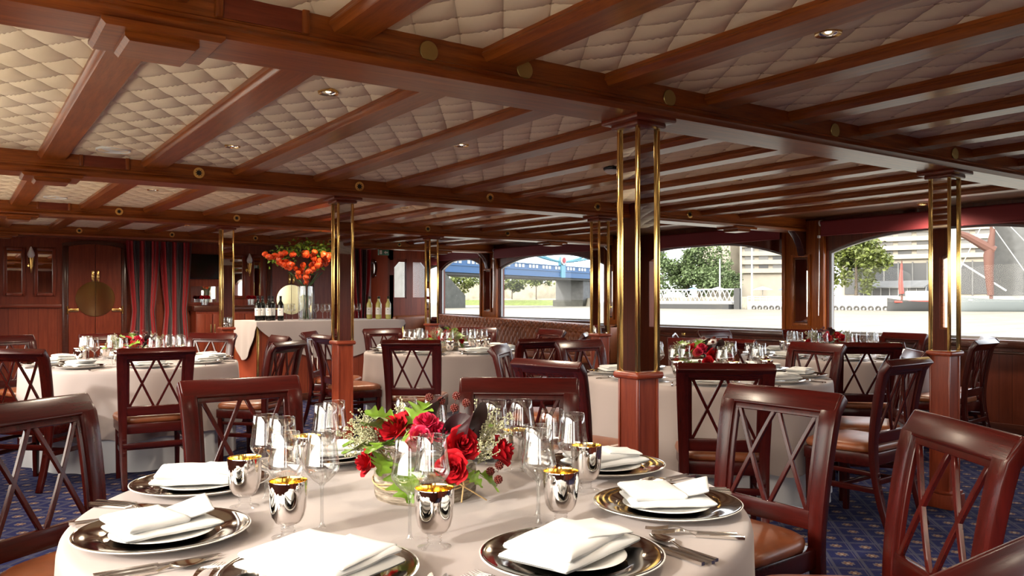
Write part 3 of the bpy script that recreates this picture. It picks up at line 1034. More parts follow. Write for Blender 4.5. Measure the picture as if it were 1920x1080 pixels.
CHG, SPL, WGL, TUM = Maker(make_charger()), Maker(make_side_plate()), Maker(make_wine_glass()), Maker(make_tumbler())
def L2W(ti, a, x, y):
    th = radians(a); cx, cyy = TABLES[ti]
    px, py = cx + .61 * cos(th), cyy + .61 * sin(th)
    return (px - sin(th) * x - cos(th) * y, py + cos(th) * x - sin(th) * y)
def lay(name, me, mat, ti, a, x, y, z, rz, label, cat, group):
    X_, Y_ = L2W(ti, a, x, y)
    o = obj(name, me, mat, None, (X_, Y_, z), (0, 0, radians(a) + pi / 2 + rz))
    return tag(o, label, cat, group)
for ti in TABLES:
    for a in range(0, 360, 45):
        rnd = random.Random(ti * 100 + a)
        j = lambda s: rnd.uniform(-s, s)
        th = radians(a) + pi / 2
        where = 'at the %s side of the %s' % (side_of(ti, a), TNAME[ti])
        X_, Y_ = L2W(ti, a, 0, 0)
        CHG.put((X_, Y_, ZT), th, 'dark charger plate ' + where, 'charger plates')
        SPL.put((X_ + .0, Y_, ZT + .0108), th, 'white side plate ' + where, 'white side plates')
        kind = {180: 1, 225: 0, 270: 2, 315: 1, 135: 2, 0: 2}.get(a, rnd.randrange(3)) if ti == 1 else rnd.randrange(3)
        rz = {(1, 225): -.35, (1, 270): .30, (1, 180): 1.75, (1, 135): 1.9, (1, 315): -1.3, (1, 0): -1.6}.get((ti, a), rnd.uniform(-.5, .5))
        o = obj('napkin', NAP[kind], 'napkin', None, (X_, Y_, ZT + .0205), (0, 0, th + rz))
        o.scale = (1.2, 1.2, 1.15) if (ti, a) in ((1, 225), (1, 270)) else (1.06, 1.06, 1.1)
        tag(o, 'folded white napkin ' + where, 'napkin', 'folded white napkins')
        for k, (x, y) in enumerate(((.085, .24), (.130, .302))):
            q = L2W(ti, a, x + j(.012), y + j(.01))
            WGL.put((q[0], q[1], ZT + .0006), rnd.uniform(0, 6), '%s wine glass %s' % (('outer', 'inner')[k], where), 'stemmed wine glasses')
        q = L2W(ti, a, .152 + j(.01), .215 + j(.012))
        TUM.put((q[0], q[1], ZT + .0006), rnd.uniform(0, 6), 'silver goblet ' + where, 'silver goblets')
        full = ti == 1
        for k, (x, y) in enumerate(((-.193, -.04), (-.216, -.055))):
            if full or ti in (2, 4) or k == 0:
                lay('fork', FORK, 'steel', ti, a, x + j(.003), y + j(.006), ZT + .0005, pi / 2 + j(.05), '%s steel fork %s' % (('inner', 'outer')[k], where), 'fork', 'steel forks')
        for k, (x, y) in enumerate(((.192, -.05), (.212, -.055))):
            if full or ti in (2, 4) or k == 0:
                lay('knife', KNIFE, 'steel', ti, a, x + j(.003), y + j(.006), ZT + .0005, pi / 2 + j(.04), '%s steel knife %s' % (('inner', 'outer')[k], where), 'knife', 'steel knives')
        if full:
            lay('spoon', SPOON, 'steel', ti, a, .232 + j(.003), -.055, ZT + .0005, pi / 2 + j(.05), 'steel spoon ' + where, 'spoon', 'steel spoons')
# ------------------------------------------------------------------ flowers
def rose_mesh(seed=0, R=.034, name='rose'):
    rnd = random.Random(seed)
    mb = MB()
    n = 22
    for k in range(n):
        t = k / (n - 1)
        a0 = k * 2.399 + rnd.uniform(-.2, .2)
        rb = R * (.06 + .42 * t); rt = R * (.10 + .92 * t ** .9)
        hgt = R * (1.25 - .45 * t + rnd.uniform(-.05, .05)); z0 = R * (.05 - .25 * t)
        half = .95 - .25 * t
        def petal(u, v):
            uu = u * 2 - 1
            w = sin(pi * (.20 + .62 * v)) ** .7
            a = a0 + uu * half * w
            r = rb + (rt - rb) * sin(v * pi / 2) ** 1.3 + R * .22 * t * v ** 4
            z = z0 + hgt * v - R * .16 * uu * uu * v - R * .20 * t * v ** 5
            r *= 1 + .03 * sin(9 * a + k)
            return (r * cos(a), r * sin(a), z)
        mb.grid(petal, 7, 5)
    mb.ball((0, 0, -R * .2), R * .42, 10, 6, (1, 1, .8))
    return mb.mesh(name, 75)
def leaf_mesh(L=.085, lobes=4.5, w=.33, name='leaf', bend=.35):
    mb = MB()
    def lf(u, v):
        uu = u * 2 - 1
        wd = L * w * max(.03, sin(pi * min(1, v * .97 + .015)) ** .75) * (1 + .42 * cos(2 * pi * lobes * v + pi))
        y = L * v + abs(uu) * L * .07
        return (uu * wd, y, -bend * L * v * v + .22 * abs(uu) * wd + .04 * L * sin(9 * v) * uu)
    mb.grid(lf, 6, 26)
    mb.tube([(0, -.03, .004), (0, 0, 0), (0, L * .6, -bend * L * .36)], [.0012, .0012, .0006], 5)
    return mb.mesh(name, 60)
def sprig_mesh(seed, L=.12, n=9, name='heather_sprig'):
    rnd = random.Random(seed)
    mb = MB()
    for s in range(n):
        ax, ay = rnd.uniform(-.42, .42), rnd.uniform(-.42, .42)
        l = L * rnd.uniform(.7, 1.05)
        tip = Vector((ax * l, ay * l, l))
        mb.tube([(0, 0, 0), tip * .5, tip], [.0012, .001, .0006], 4)
        for q in range(34):
            f = rnd.uniform(.25, 1.0)
            p = tip * f + Vector((rnd.gauss(0, 1), rnd.gauss(0, 1), rnd.gauss(0, .6))) * .0055 * (1.25 - f * .6)
            mb.ico(p, rnd.uniform(.0016, .0030), 1)
    return mb.mesh(name, 60)
def berries_mesh(seed, r=.013, name='berry_head'):
    rnd = random.Random(seed)
    mb = MB()
    for k in range(40):
        z = 1 - 2 * (k + .5) / 40; a = k * 2.399; q = sqrt(1 - z * z)
        mb.ico((r * q * cos(a), r * q * sin(a), r * z), r * .26, 1)
    mb.ico((0, 0, 0), r * .9, 1)
    mb.tube([(0, 0, -r), (0, 0, -r * 1.8)], .0012, 5)
    return mb.mesh(name, 60)
def calla_mesh():
    mb = MB()
    def fn(u, v):
        a = 2 * pi * (u * 1.08)
        tip = .5 + .5 * cos(a)
        r = .006 + .034 * v ** 2.0 * (.75 + .5 * tip)
        z = .085 * v + .032 * v ** 2 * tip - .020 * v ** 5 * (1.2 - tip)
        return (r * cos(a) + .012 * v ** 3 * tip, r * sin(a), z)
    mb.grid(fn, 30, 14)
    mb.tube([(0, 0, -.05), (0, 0, .01)], .0055, 8)
    return mb.mesh('calla_lily', 70)
ROSE = [rose_mesh(1, .036), rose_mesh(2, .033), rose_mesh(3, .034)]
CARN = rose_mesh(9, .030, 'carnation')
LEAF = leaf_mesh(); LEAF2 = leaf_mesh(.07, 1, .30, 'plain_leaf', .5)
SPR = [sprig_mesh(1), sprig_mesh(2)]
BER, CAL = berries_mesh(1), calla_mesh()

def bark_ring():
    mb = MB()
    def fn(u, v):
        a = 2 * pi * u
        r = .132 * (1 + .03 * sin(3 * a + 1) + .012 * sin(11 * a))
        prof = [(.80, .06), (.86, .080), (.97, .082), (1.0, .072), (1.015, .04), (1.0, .008), (.97, 0), (.6, 0)]
        t = v * (len(prof) - 1); i = min(int(t), len(prof) - 2); f = t - i
        k = prof[i][0] * (1 - f) + prof[i + 1][0] * f; z = prof[i][1] * (1 - f) + prof[i + 1][1] * f
        return (r * k * cos(a), r * k * sin(a) * .92, z + .004 * sin(5 * a) * (z > .05))
    mb.grid(fn, 64, 21, cu=True)
    return mb.mesh('birch_bark_bowl', 50)
def part_at(name, me, mat, root, p, d, roll=0.0, sc=1.0):
    """a flower part at p with its local +Z along d"""
    o = obj(name, me, mat, root, p)
    q = Vector(d).normalized().to_track_quat('Z', 'Y')
    o.rotation_euler = (q.to_matrix().to_4x4() @ Matrix.Rotation(roll, 4, 'Z')).to_euler()
    o.scale = (sc,) * 3
    return o
def leaf_at(me, mat, root, p, az, tilt, roll=0.0, sc=1.0):
    o = obj('oak_leaf', me, mat, root, p)
    o.rotation_euler = Euler((tilt, roll, az), 'XYZ'); o.scale = (sc,) * 3
    return o
def make_arrangement():
    O = Vector((1.0, 1.86, ZT))
    root = thing('flower_arrangement', '', 'flowers')
    W = lambda x, y, z: Vector((x, y, z)) - O
    obj('birch_bark_bowl', bark_ring(), 'birch', root)
    mb = MB()
    for s in range(3):
        mb.tube([(.137 * cos(a), .127 * sin(a) , .040 + .004 * sin(5 * a + s) + .004 * s) for a in [2 * pi * k / 40 for k in range(41)]], .0016, 5)
    mb.tube([(.02, -.133, .095), (.03, -.140, .05), (.024, -.139, .005)], .002, 5)
    mb.tube([(.02, -.139, .05), (.05, -.15, .03), (.09, -.15, .004)], .0018, 5)
    obj('raffia_tie', mb, 'straw', root)
    mb = MB(); mb.lathe([(0, .085), (.06, .088), (.10, .07), (.115, .05)], 20); obj('foliage_bed', mb, 'leaf_dark', root)
    F = Vector((-.5635, -.826, 0))          # towards the sitters on the near side
    R = Vector((.826, -.5635, 0))
    U = Vector((0, 0, 1))
    for me, x, y, z, d, s in ((ROSE[0], 1.030, 1.735, .885, F * .8 + U * .45 + R * .25, 1.12), (ROSE[1], .990, 1.705, .842, F + U * .25 - R * .05, 1.1),
                           (ROSE[2], .925, 1.868, .915, U * .5 - R * .5 + F * .4, 1.15), (ROSE[1], .965, 1.91, .925, U + R * .2, .9),
                           (ROSE[2], 1.128, 1.715, .862, R * .9 + U * .35 + F * .2, 1.05), (ROSE[1], .835, 1.838, .850, -R * .8 + U * .2 + F * .4, .95),
                           (ROSE[0], 1.05, 1.98, .90, U * .6 - F * .7, 1.1), (ROSE[2], 1.14, 1.90, .90, R + U * .6, 1.0), (ROSE[1], .92, 2.0, .88, -F + U * .5, 1.0)):
        part_at('rose', me, 'rose', root, W(x, y, z), d, s * 7, s)
    for x, y, z, d in ((.978, 1.815, .935, U * .8 + F * .5), (1.0, 1.80, .912, F * .7 + U * .5 + R * .4), (.955, 1.80, .905, F + U * .4)):
        part_at('carnation', CARN, 'pink', root, W(x, y, z), d, x * 9, .9)
    mb = MB(); mb.ball((0, 0, 0), .03, 16, 12); mb.lathe([(.008, .027), (.011, .038), (.007, .036)], 10)
    part_at('pomegranate', mb, 'pomegranate', root, W(.948, 1.822, .895), U * .6 + F + R * .3)
    part_at('calla_lily', CAL, 'calla', root, W(1.005, 1.775, .905), R * 1.0 + U * .28 + F * .3, 1.2, 1.05)
    part_at('calla_lily', CAL, 'calla', root, W(1.01, 1.85, .905), U - R * .1 - F * .25, 3.4, .9)
    part_at('calla_lily', CAL, 'calla', root, W(1.02, 1.80, .86), F * .6 + U + R * .5, .4, .9)
    for x, y, z, c in ((1.065, 1.815, 1.000, 'berry_red'), (1.040, 1.85, .985, 'berry_red'), (1.085, 1.80, .982, 'berry_black'), (1.05, 1.80, .972, 'berry_red'), (1.01, 1.86, .995, 'berry_red'),
                       (1.095, 1.70, .822, 'berry_red'), (1.118, 1.695, .835, 'berry_black'), (1.10, 1.672, .806, 'berry_black'), (.94, 1.74, .85, 'berry_red'), (.965, 1.735, .835, 'berry_red')):
        part_at('berry_head', BER, c, root, W(x, y, z), U * .8 + R * .2, x * 20, .72)
    for x, y, z, az, ti_, ro, s, m in ((.925, 1.93, .905, 2.2, .65, .3, 1.15, 'leaf'), (.935, 1.87, .925, 1.2, .75, -.4, 1.1, 'leaf'), (.94, 1.85, .93, -1.0, .95, .5, 1.0, 'leaf'), (.895, 1.84, .885, 2.1, .30, .2, 1.15, 'leaf'),
                                     (.875, 1.83, .862, 2.6, .05, -.4, 1.1, 'leaf'), (.880, 1.80, .848, 2.9, -.55, .3, 1.2, 'leaf'), (.90, 1.775, .838, 2.9, -.4, .2, .9, 'leaf'), (.955, 1.735, .84, 3.5, -.3, -.2, .8, 'leaf'),
                                     (1.01, 1.70, .832, -2.6, -.3, .2, .7, 'leaf'), (1.05, 1.71, .828, -2.2, -.4, .1, .9, 'leaf_dark'), (.885, 1.90, .87, 1.7, .3, .3, 1.1, 'leaf'), (.93, 1.98, .87, 1.0, .2, 0, 1.1, 'leaf'),
                                     (1.06, 2.0, .86, .2, .2, 0, 1.1, 'leaf'), (1.15, 1.86, .86, -1.2, .2, 0, 1.0, 'leaf_dark'), (1.1, 1.80, .90, -1.5, .5, .3, .9, 'leaf_dark'), (.91, 1.815, .895, 2.8, .5, .6, .9, 'leaf')):
        leaf_at(LEAF, m, root, W(x, y, z), az, ti_, ro, s)
    for x, y, z, d, m, s, i in ((.905, 1.905, .865, -R * .95 + U * .75, 'heather_pale', 1.0, 0), (.895, 1.87, .855, -R * 1.0 + U * .45 + F * .2, 'heather_pale', 1.0, 1), (.90, 1.93, .875, -R * .7 + U * .9, 'heather_pale', .95, 1),
                             (1.08, 1.755, .865, R * .45 + U + F * .1, 'heather_green', 1.05, 0), (1.095, 1.77, .865, R * .7 + U * .9, 'heather_green', 1.0, 1), (1.07, 1.72, .84, R * .4 + U * .8 + F * .3, 'heather_green', .8, 1), (1.02, 2.0, .86, U - F * .6, 'heather_pale', 1.0, 0)):
        part_at('heather_sprig', SPR[i], m, root, W(x, y, z), d, s * 5, s)
    return root
ARR = Maker(make_arrangement())
ARR.put((1.0, 1.86, ZT), 0, 'red rose and oak leaf arrangement in birch bark bowl on the sunlit front table', 'flower arrangements')
for ti, rz, dx in ((2, .9, .0), (3, 2.1, 0), (4, -.5, -.02), (5, 3.3, 0)):
    ARR.put((TABLES[ti][0] + dx, TABLES[ti][1], ZT), rz, 'low red flower arrangement in the middle of the ' + TNAME[ti], 'flower arrangements')

# ------------------------------------------------------------------ bar, bottles, lantern bouquet
BX0, BX1, BY0, BY1, BZ = 3.0, 4.97, 9.87, 10.90, .985
root = thing('bar_counter', 'wooden bar counter with brass corner strips under a pale cloth', 'bar', ((BX0 + BX1) / 2, (BY0 + BY1) / 2, 0))
hx, hy = (BX1 - BX0) / 2, (BY1 - BY0) / 2
mb = MB(); mb.b2(-hx + .02, hx - .02, -hy + .02, hy - .02, 0, BZ - .03); obj('body', mb, 'plank_x', root)
mb = MB(); mb.b2(-hx, hx, -hy, hy, BZ - .03, BZ, .006); obj('counter_top', mb, 'red_x', root)
for a in (-1, 1):
    for b in (-1, 1):
        mb = MB(); mb.b2(a * (hx - .016) - .013, a * (hx - .016) + .013, b * (hy - .016) - .013, b * (hy - .016) + .013, 0, BZ - .03, .003); obj('corner_strip', mb, 'brass', root)
mb = MB(); mb.b2(-hx + .01, hx - .01, -hy + .01, hy - .01, 0, .09, .004); obj('kick_board', mb, 'ledge', root)
mb = MB()
N = 160
def perim(t):
    P = [(BX0 - .006, BY0 - .006), (BX1 + .006, BY0 - .006), (BX1 + .006, BY1 + .006), (BX0 - .006, BY1 + .006)]
    s = t * 4; i = int(s) % 4; f = s - int(s)
    a, b = P[i], P[(i + 1) % 4]
    return a[0] + (b[0] - a[0]) * f, a[1] + (b[1] - a[1]) * f, i, f
rings = []
top = [mb.bm.verts.new((perim(k / N)[0], perim(k / N)[1], BZ + .006)) for k in range(N)]
rings.append(top)
for j in range(1, 9):
    ring = []
    for k in range(N):
        x, y, i, f = perim(k / N)
        dmax = (.44, .42, .42, .44)[i] * max(.0, sin(pi * f)) ** .8 + .05
        nx, ny = ((0, -1), (1, 0), (0, 1), (-1, 0))[i]
        t_ = j / 8
        o_ = .010 * t_ * (1 + .8 * sin(7 * pi * f + i)) + .004
        ring.append(mb.bm.verts.new((x + nx * o_, y + ny * o_, BZ + .004 - dmax * t_)))
    rings.append(ring)
mb.ring_faces(rings, True, True, False)
o = obj('bar_cloth', mb, 'cloth', smooth=60)
tag(o, 'pale cloth hanging in swags over the bar counter', 'tablecloth')
BT = BZ + .006
def make_bottle(red):
    root = thing('wine_bottle', '', 'bottle')
    mb = MB()
    mb.lathe([(0, .004), (.030, 0), (.0372, .004), (.0378, .012), (.0378, .195), (.035, .212), (.024, .235), (.0155, .252), (.0145, .30), (.0155, .302), (.0155, .312), (0, .312)], 24)
    if red:
        obj('bottle_body', mb, plain('dark_bottle', (.006, .006, .005), .06), root)
    else:
        t = NT('white_wine'); t.set(Base_Color=(.42, .40, .13), Roughness=.06, Coat_Weight=.5); obj('bottle_body', mb, t.m, root)
    mb = MB(); mb.lathe([(.0160, .245), (.0150, .255), (.0150, .30), (.0162, .302), (.0162, .3135), (0, .3137)], 20)
    obj('capsule', mb, plain('capsule_%d' % red, (.012, .012, .014) if red else (.03, .035, .02), .3), root)
    mb = MB()
    mb.grid(lambda u, v: (.0384 * cos(-pi / 2 - 1.25 + 2.5 * u - .6), .0384 * sin(-pi / 2 - 1.25 + 2.5 * u - .6), .065 + .095 * v), 16, 1)
    obj('paper_label', mb, 'napkin', root)
    mb = MB()
    mb.grid(lambda u, v: (.0387 * cos(-pi / 2 - .18 + .36 * u - .6), .0387 * sin(-pi / 2 - .18 + .36 * u - .6), .128 + .012 * v), 6, 1)
    mb.grid(lambda u, v: (.0387 * cos(-pi / 2 - .4 + .8 * u - .6), .0387 * sin(-pi / 2 - .4 + .8 * u - .6), .098 + .003 * v), 6, 1)
    obj('label_print', mb, plain('label_ink_%d' % red, (.12, .12, .13), .6), root)
    return root
RB, WB = Maker(make_bottle(True)), Maker(make_bottle(False))
rl = ['first red wine bottle at the left end of the bar row', 'second red wine bottle, set back behind the first', 'third red wine bottle from the left on the bar', 'fourth red wine bottle, set back beside the third', 'fifth red wine bottle, standing apart nearest the glasses']
for (x, y), lb in zip(((3.14, 10.28), (3.235, 10.40), (3.265, 10.24), (3.345, 10.34), (3.39, 10.16)), rl):
    RB.put((x, y, BT), 0, lb, 'red wine bottles on the bar')
wl = ['first white wine bottle right of the square column', 'second white wine bottle, set back behind the first', 'third white wine bottle, middle of the bar row', 'fourth white wine bottle, set back beside the third', 'fifth white wine bottle at the right end of the bar']
for (x, y), lb in zip(((4.72, 10.42), (4.77, 10.52), (4.80, 10.30), (4.855, 10.40), (4.90, 10.20)), wl):
    WB.put((x, y, BT), 0, lb, 'white wine bottles on the bar')
for (x, y), lb in zip(((3.52, 10.33), (3.60, 10.33), (3.90, 10.28), (3.97, 10.22), (4.03, 10.22), (4.13, 10.36), (4.42, 10.30), (4.55, 10.40)),
                      ('just right of the red bottles', 'between the red bottles and the vase', 'directly right of the glass vase', 'second to the right of the vase', 'third to the right of the vase', 'fourth to the right of the vase', 'hidden behind the column', 'just left of the white bottles')):
    g = WGL.put((x, y, BT), 0, 'empty wine glass standing on the bar ' + lb, 'wine glasses on the bar')
VX, VY = 3.735, 10.22
root = thing('glass_vase', 'tall clear cylinder vase holding the orange bouquet on the bar', 'vase', (VX, VY, BT))
mb = MB(); mb.lathe([(0, .0), (.085, 0), (.092, .006), (.094, .44), (.091, .442), (.089, .436), (.087, .014), (0, .012)], 40); obj('vase_body', mb, 'glass', root)
root = thing('lantern_bouquet', 'bouquet of orange physalis lanterns and green leaves in a tall vase', 'flowers', (VX, VY, BT))
mb = MB(); rnd = random.Random(4)
for k in range(16):
    a = k * 2.4; r = .06 * rnd.random() ** .5
    mb.tube([(r * cos(a), r * sin(a), .02), (r * .8 * cos(a + .5), r * .8 * sin(a + .5), .25), (r * cos(a + 1), r * sin(a + 1), .44), (.22 * cos(a + 1), .22 * sin(a + 1), .62)], .004, 5)
obj('stems', mb, 'leaf_dark', root)
mb = MB()
mb.lathe([(.0, -.034), (.014, -.030), (.031, -.011), (.036, .006), (.029, .024), (.012, .032), (0, .031)], 7)
LANT = mb.mesh('lantern', 30)
Rv, Fv = Vector((.826, -.5635, 0)), Vector((-.5635, -.826, 0))
for k in range(98):
    u = rnd.uniform(-1, 1); w = rnd.uniform(-.25, 1.0)
    zlow = .42 + .42 * abs(u) ** 1.1
    zhi = .90 - .10 * u * u
    z = zlow + (zhi - zlow) * rnd.random() ** 1.0
    wid = .10 + .34 * min(1, (z - .40) / .40)
    p = Rv * u * wid + Fv * w * wid * .7 + Vector((0, 0, z))
    o = obj('lantern', LANT, 'lantern', root, p, (rnd.uniform(-.6, .6), rnd.uniform(-.6, .6), rnd.uniform(0, 6)))
    o.scale = (rnd.uniform(.85, 1.2),) * 3
def leaf_cloud(fn, n, s, seed):
    rnd = random.Random(seed); mb = MB()
    for k in range(n):
        p = fn(rnd)
        m3 = Euler((rnd.uniform(-1.2, 1.2), rnd.uniform(-1.2, 1.2), rnd.uniform(0, 6.3))).to_matrix()
        l = s * rnd.uniform(.6, 1.2)
        q = [p + m3 @ Vector(v) for v in ((0, 0, 0), (l * .32, l * .45, l * .08), (0, l, -l * .12), (-l * .32, l * .45, l * .08))]
        vs = [mb.bm.verts.new(v) for v in q]
        mb.bm.faces.new((vs[0], vs[1], vs[2])); mb.bm.faces.new((vs[0], vs[2], vs[3]))
    return mb
for cu, cz, ru, rz_, n in ((-.34, .82, .17, .12, 150), (-.02, .96, .11, .09, 90), (.20, .93, .12, .10, 100), (.38, .84, .10, .09, 70), (-.18, .90, .14, .08, 80), (.08, .70, .06, .07, 35)):
    f = lambda r, cu=cu, cz=cz, ru=ru, rz_=rz_: Rv * (cu + r.gauss(0, .5) * ru) + Fv * (r.gauss(0, .4) * .2 - .10) + Vector((0, 0, cz + r.gauss(0, .5) * rz_))
    obj('foliage', leaf_cloud(f, n, .062, int(n + cu * 100)), 'leaf', root, smooth=0)

# ------------------------------------------------------------------ forward bulkhead furnishings
def wall_mirror(x0, x1, z0, z1, lab, y=YB):
    root = thing('wall_mirror', lab, 'mirror', ((x0 + x1) / 2, y - .012, (z0 + z1) / 2), 0, 'wall mirrors')
    w, h = (x1 - x0) / 2, (z1 - z0) / 2
    mb = MB()
    for s in (-1, 1):
        mb.b2(s * w - .022, s * w + .022, -.03, .0, -h - .022, h + .022, .006)
        mb.b2(-w, w, -.03, .0, s * h - .022, s * h + .022, .006)
    obj('frame', mb, 'red_z', root)
    mb = MB()
    b = .025
    ra = [mb.bm.verts.new(p) for p in ((-w, -.004, -h), (w, -.004, -h), (w, -.004, h), (-w, -.004, h))]
    rb = [mb.bm.verts.new(p) for p in ((-w + b, -.012, -h + b), (w - b, -.012, -h + b), (w - b, -.012, h - b), (-w + b, -.012, h - b))]
    mb.ring_faces([ra, rb], True, False, True)
    obj('edged_glass', mb, 'mirror', root, smooth=0)
    return root
wall_mirror(.535, .748, 1.33, 1.94, 'edged wall mirror left of the wall lamp near the double doors')
wall_mirror(.891, 1.106, 1.33, 1.945, 'edged wall mirror between the wall lamp and the double doors')
wall_mirror(3.50, 3.667, 1.30, 1.935, 'narrow wall mirror between the television and the far wall lamp')
wall_mirror(3.80, 3.95, 1.30, 1.94, 'narrow wall mirror between the far wall lamp and the orange bouquet')
def sconce(x, lab):
    root = thing('wall_sconce', lab, 'wall lamp', (x, YB - .012, 1.72), 0, 'torch wall lamps')
    mb = MB()
    prof = [(0, 0), (.03, .002), (.045, .035), (.04, .07), (.026, .10), (.018, .125), (.005, .15), (0, .152)]
    mb.lathe(prof, 12, (0, -.09, .10)); obj('flame_shade', mb, plain('frosted_shade', (.85, .83, .80), .5, Subsurface_Weight=.2), root, smooth=25)
    mb = MB(); mb.lathe([(0, -.11), (.012, -.09), (.018, -.02), (.024, .04), (.034, .09), (.036, .10), (0, .10)], 16, (0, -.09, 0)); obj('torch_stem', mb, 'brass', root)
    mb = MB(); mb.lathe([(0, 0), (.035, 0), (.035, .008), (.02, .014), (0, .014)], 20); mb.xf(Matrix.Rotation(pi / 2, 4, 'X')); mb.tube([(0, -.01, 0), (0, -.05, -.01), (0, -.09, .0)], .008, 8)
    obj('wall_arm', mb, 'brass', root)
sconce(.829, 'brass torch wall lamp with frosted flame shade between two mirrors by the double doors')
sconce(3.735, 'brass torch wall lamp with frosted flame shade beyond the bar bottles')
def double_door(nm, x0, x1, ztop, discz, discr):
    xm = (x0 + x1) / 2
    d = bpy.data.objects.new(nm, None); COL.objects.link(d); d.location = (xm, YB - .012, 0); d['kind'] = 'structure'
    w = (x1 - x0) / 2
    def topz(u):
        return ztop + .05 * (1 - u * u)
    for s in (-1, 1):
        poly = [(s * .004, .01), (s * (w - .004), .01)] + [(s * w * k / 8 if k else s * .004, topz(k / 8)) for k in range(8, -1, -1)]
        poly[2] = (s * (w - .004), topz(1))
        mb = MB(); mb.prism(poly, 'y', -.03, 0); obj('door_leaf', mb, 'red_z', d)
        mb = MB()
        pts = [(s * .003, discz - discr)] + [(s * .003 + s * discr * sin(pi * k / 24), discz - discr * cos(pi * k / 24)) for k in range(1, 24)] + [(s * .003, discz + discr)]
        mb.prism(pts, 'y', -.042, -.029); obj('push_plate', mb, 'brass_disc_mat', d)
        mb = MB(); mb.b2(s * .032 - .015, s * .032 + .015, -.05, -.029, 1.51, 1.665, .005); mb.ball((s * .032, -.05, 1.56), .012, 10, 6); obj('pull_plate', mb, 'brass', d)
        mb = MB(); mb.b2(s * w * .62, s * (w + .03), -.045, -.028, 1.09, 1.135, .004); mb.tube([(s * (w + .01), -.05, 1.06), (s * (w + .01), -.05, 1.17)], .014, 8); obj('strap_hinge', mb, 'brass', d)
    mb = MB()
    for s in (-1, 1):
        mb.b2(s * (w + .035) - .035, s * (w + .035) + .035, -.045, .0, 0, ztop + .02, .008)
    for k in range(-12, 12):
        ua, ub = k / 12, (k + 1) / 12
        mb.prism([(ua * (w + .07), topz(ua)), (ub * (w + .07), topz(ub)), (ub * (w + .07), topz(ub) + .05), (ua * (w + .07), topz(ua) + .05)], 'y', -.045, 0)
    obj('door_frame', mb, 'ledge', d)
M['brass_disc_mat'] = plain('polished_brass_disc', (.72, .60, .32), .10, 1.0)
double_door('door_1', 1.275, 1.945, 1.985, 1.27, .245)
double_door('door_2', 4.10, 4.72, 1.985, 1.262, .235)

def curtain(x0, x1, ztop, zpinch, zbot, pinch, lab, y=YB - .12, uvn=1.0, z_full=True):
    NU, NV = 120, 40
    verts, faces, uvs = [], [], []
    xc = (x0 + x1) / 2
    for j in range(NV + 1):
        v = j / NV
        z = ztop + (zbot - ztop) * v
        q = max(0.0, 1 - abs((z - zpinch) / (ztop - zpinch if z > zpinch else zpinch - zbot)))
        wd = 1 - pinch * q ** 1.6
        for i in range(NU + 1):
            u = i / NU
            x = xc + (u - .5) * (x1 - x0) * wd + .012 * sin(u * 40 + v * 3)
            yy = y + .035 * sin(2 * pi * u * 10 + .6 * sin(6 * u + 2 * v)) * (.5 + .5 * v ** .3)
            verts.append((x, yy, z))
    for j in range(NV):
        for i in range(NU):
            a = j * (NU + 1) + i
            faces.append((a, a + 1, a + NU + 2, a + NU + 1))
    me = bpy.data.meshes.new('curtain')
    me.from_pydata(verts, [], faces)
    uv = me.uv_layers.new(name='UVMap')
    for lp in me.loops:
        i = lp.vertex_index % (NU + 1)
        uv.data[lp.index].uv = (i / NU * uvn, 0)
    me.shade_smooth()
    o = obj('curtain', me, 'curtain')
    return tag(o, lab, 'curtain', 'striped curtains')
curtain(1.99, 2.44, 2.10, 1.10, .05, .32, 'left half of the red and charcoal striped curtains beside the double doors', uvn=.62)
curtain(2.43, 2.87, 2.10, 1.10, .05, .30, 'right half of the red and charcoal striped curtains beside the television', uvn=.62)
curtain(5.38, 5.74, 2.10, 1.00, .05, .45, 'red and charcoal striped curtain at the lobby beyond the bar', uvn=.6)
mb = MB(); mb.tube([(1.95, YB - .12, 2.115), (2.92, YB - .12, 2.115)], .011, 8); o = obj('curtain_rail', mb, 'brass'); tag(o, 'brass rail carrying the striped curtains near the doors', 'curtain rail')

root = thing('television', 'black wall television between the striped curtains and the far column', 'television', (3.09, YB - .03, 1.755))
mb = MB(); mb.b2(-.235, .235, -.03, .02, -.185, .185, .006); obj('casing', mb, 'black', root)
mb = MB(); mb.b2(-.225, .225, -.033, -.029, -.172, .176); obj('screen', mb, 'screen', root)
root = thing('sideboard', 'red mahogany sideboard with cupboard doors under the television', 'sideboard', (3.35, YB - .2, 0))
mb = MB(); mb.b2(-.47, .47, -.16, .18, 0, 1.09); obj('cabinet_body', mb, 'red_z', root)
mb = MB(); mb.b2(-.50, .50, -.19, .185, 1.09, 1.17, .012); obj('worktop', mb, 'ledge', root)
for k in range(4):
    x = -.3525 + k * .235
    mb = MB(); mb.b2(x - .112, x + .112, -.178, -.159, .14, 1.05, .006); dd = obj('cupboard_door', mb, 'plank_x', root)
    s = 1 if k % 2 == 0 else -1
    mb = MB(); mb.b2(x + s * .09 - .006, x + s * .09 + .006, -.195, -.177, .78, .90, .003); obj('door_pull', mb, 'brass_dull', dd)
mb = MB(); mb.b2(2.89, 3.30, YB - .016, YB - .011, 1.22, 1.46); o = obj('back_mirror', mb, 'mirror'); tag(o, 'low mirror strip between the television and the sideboard', 'mirror')
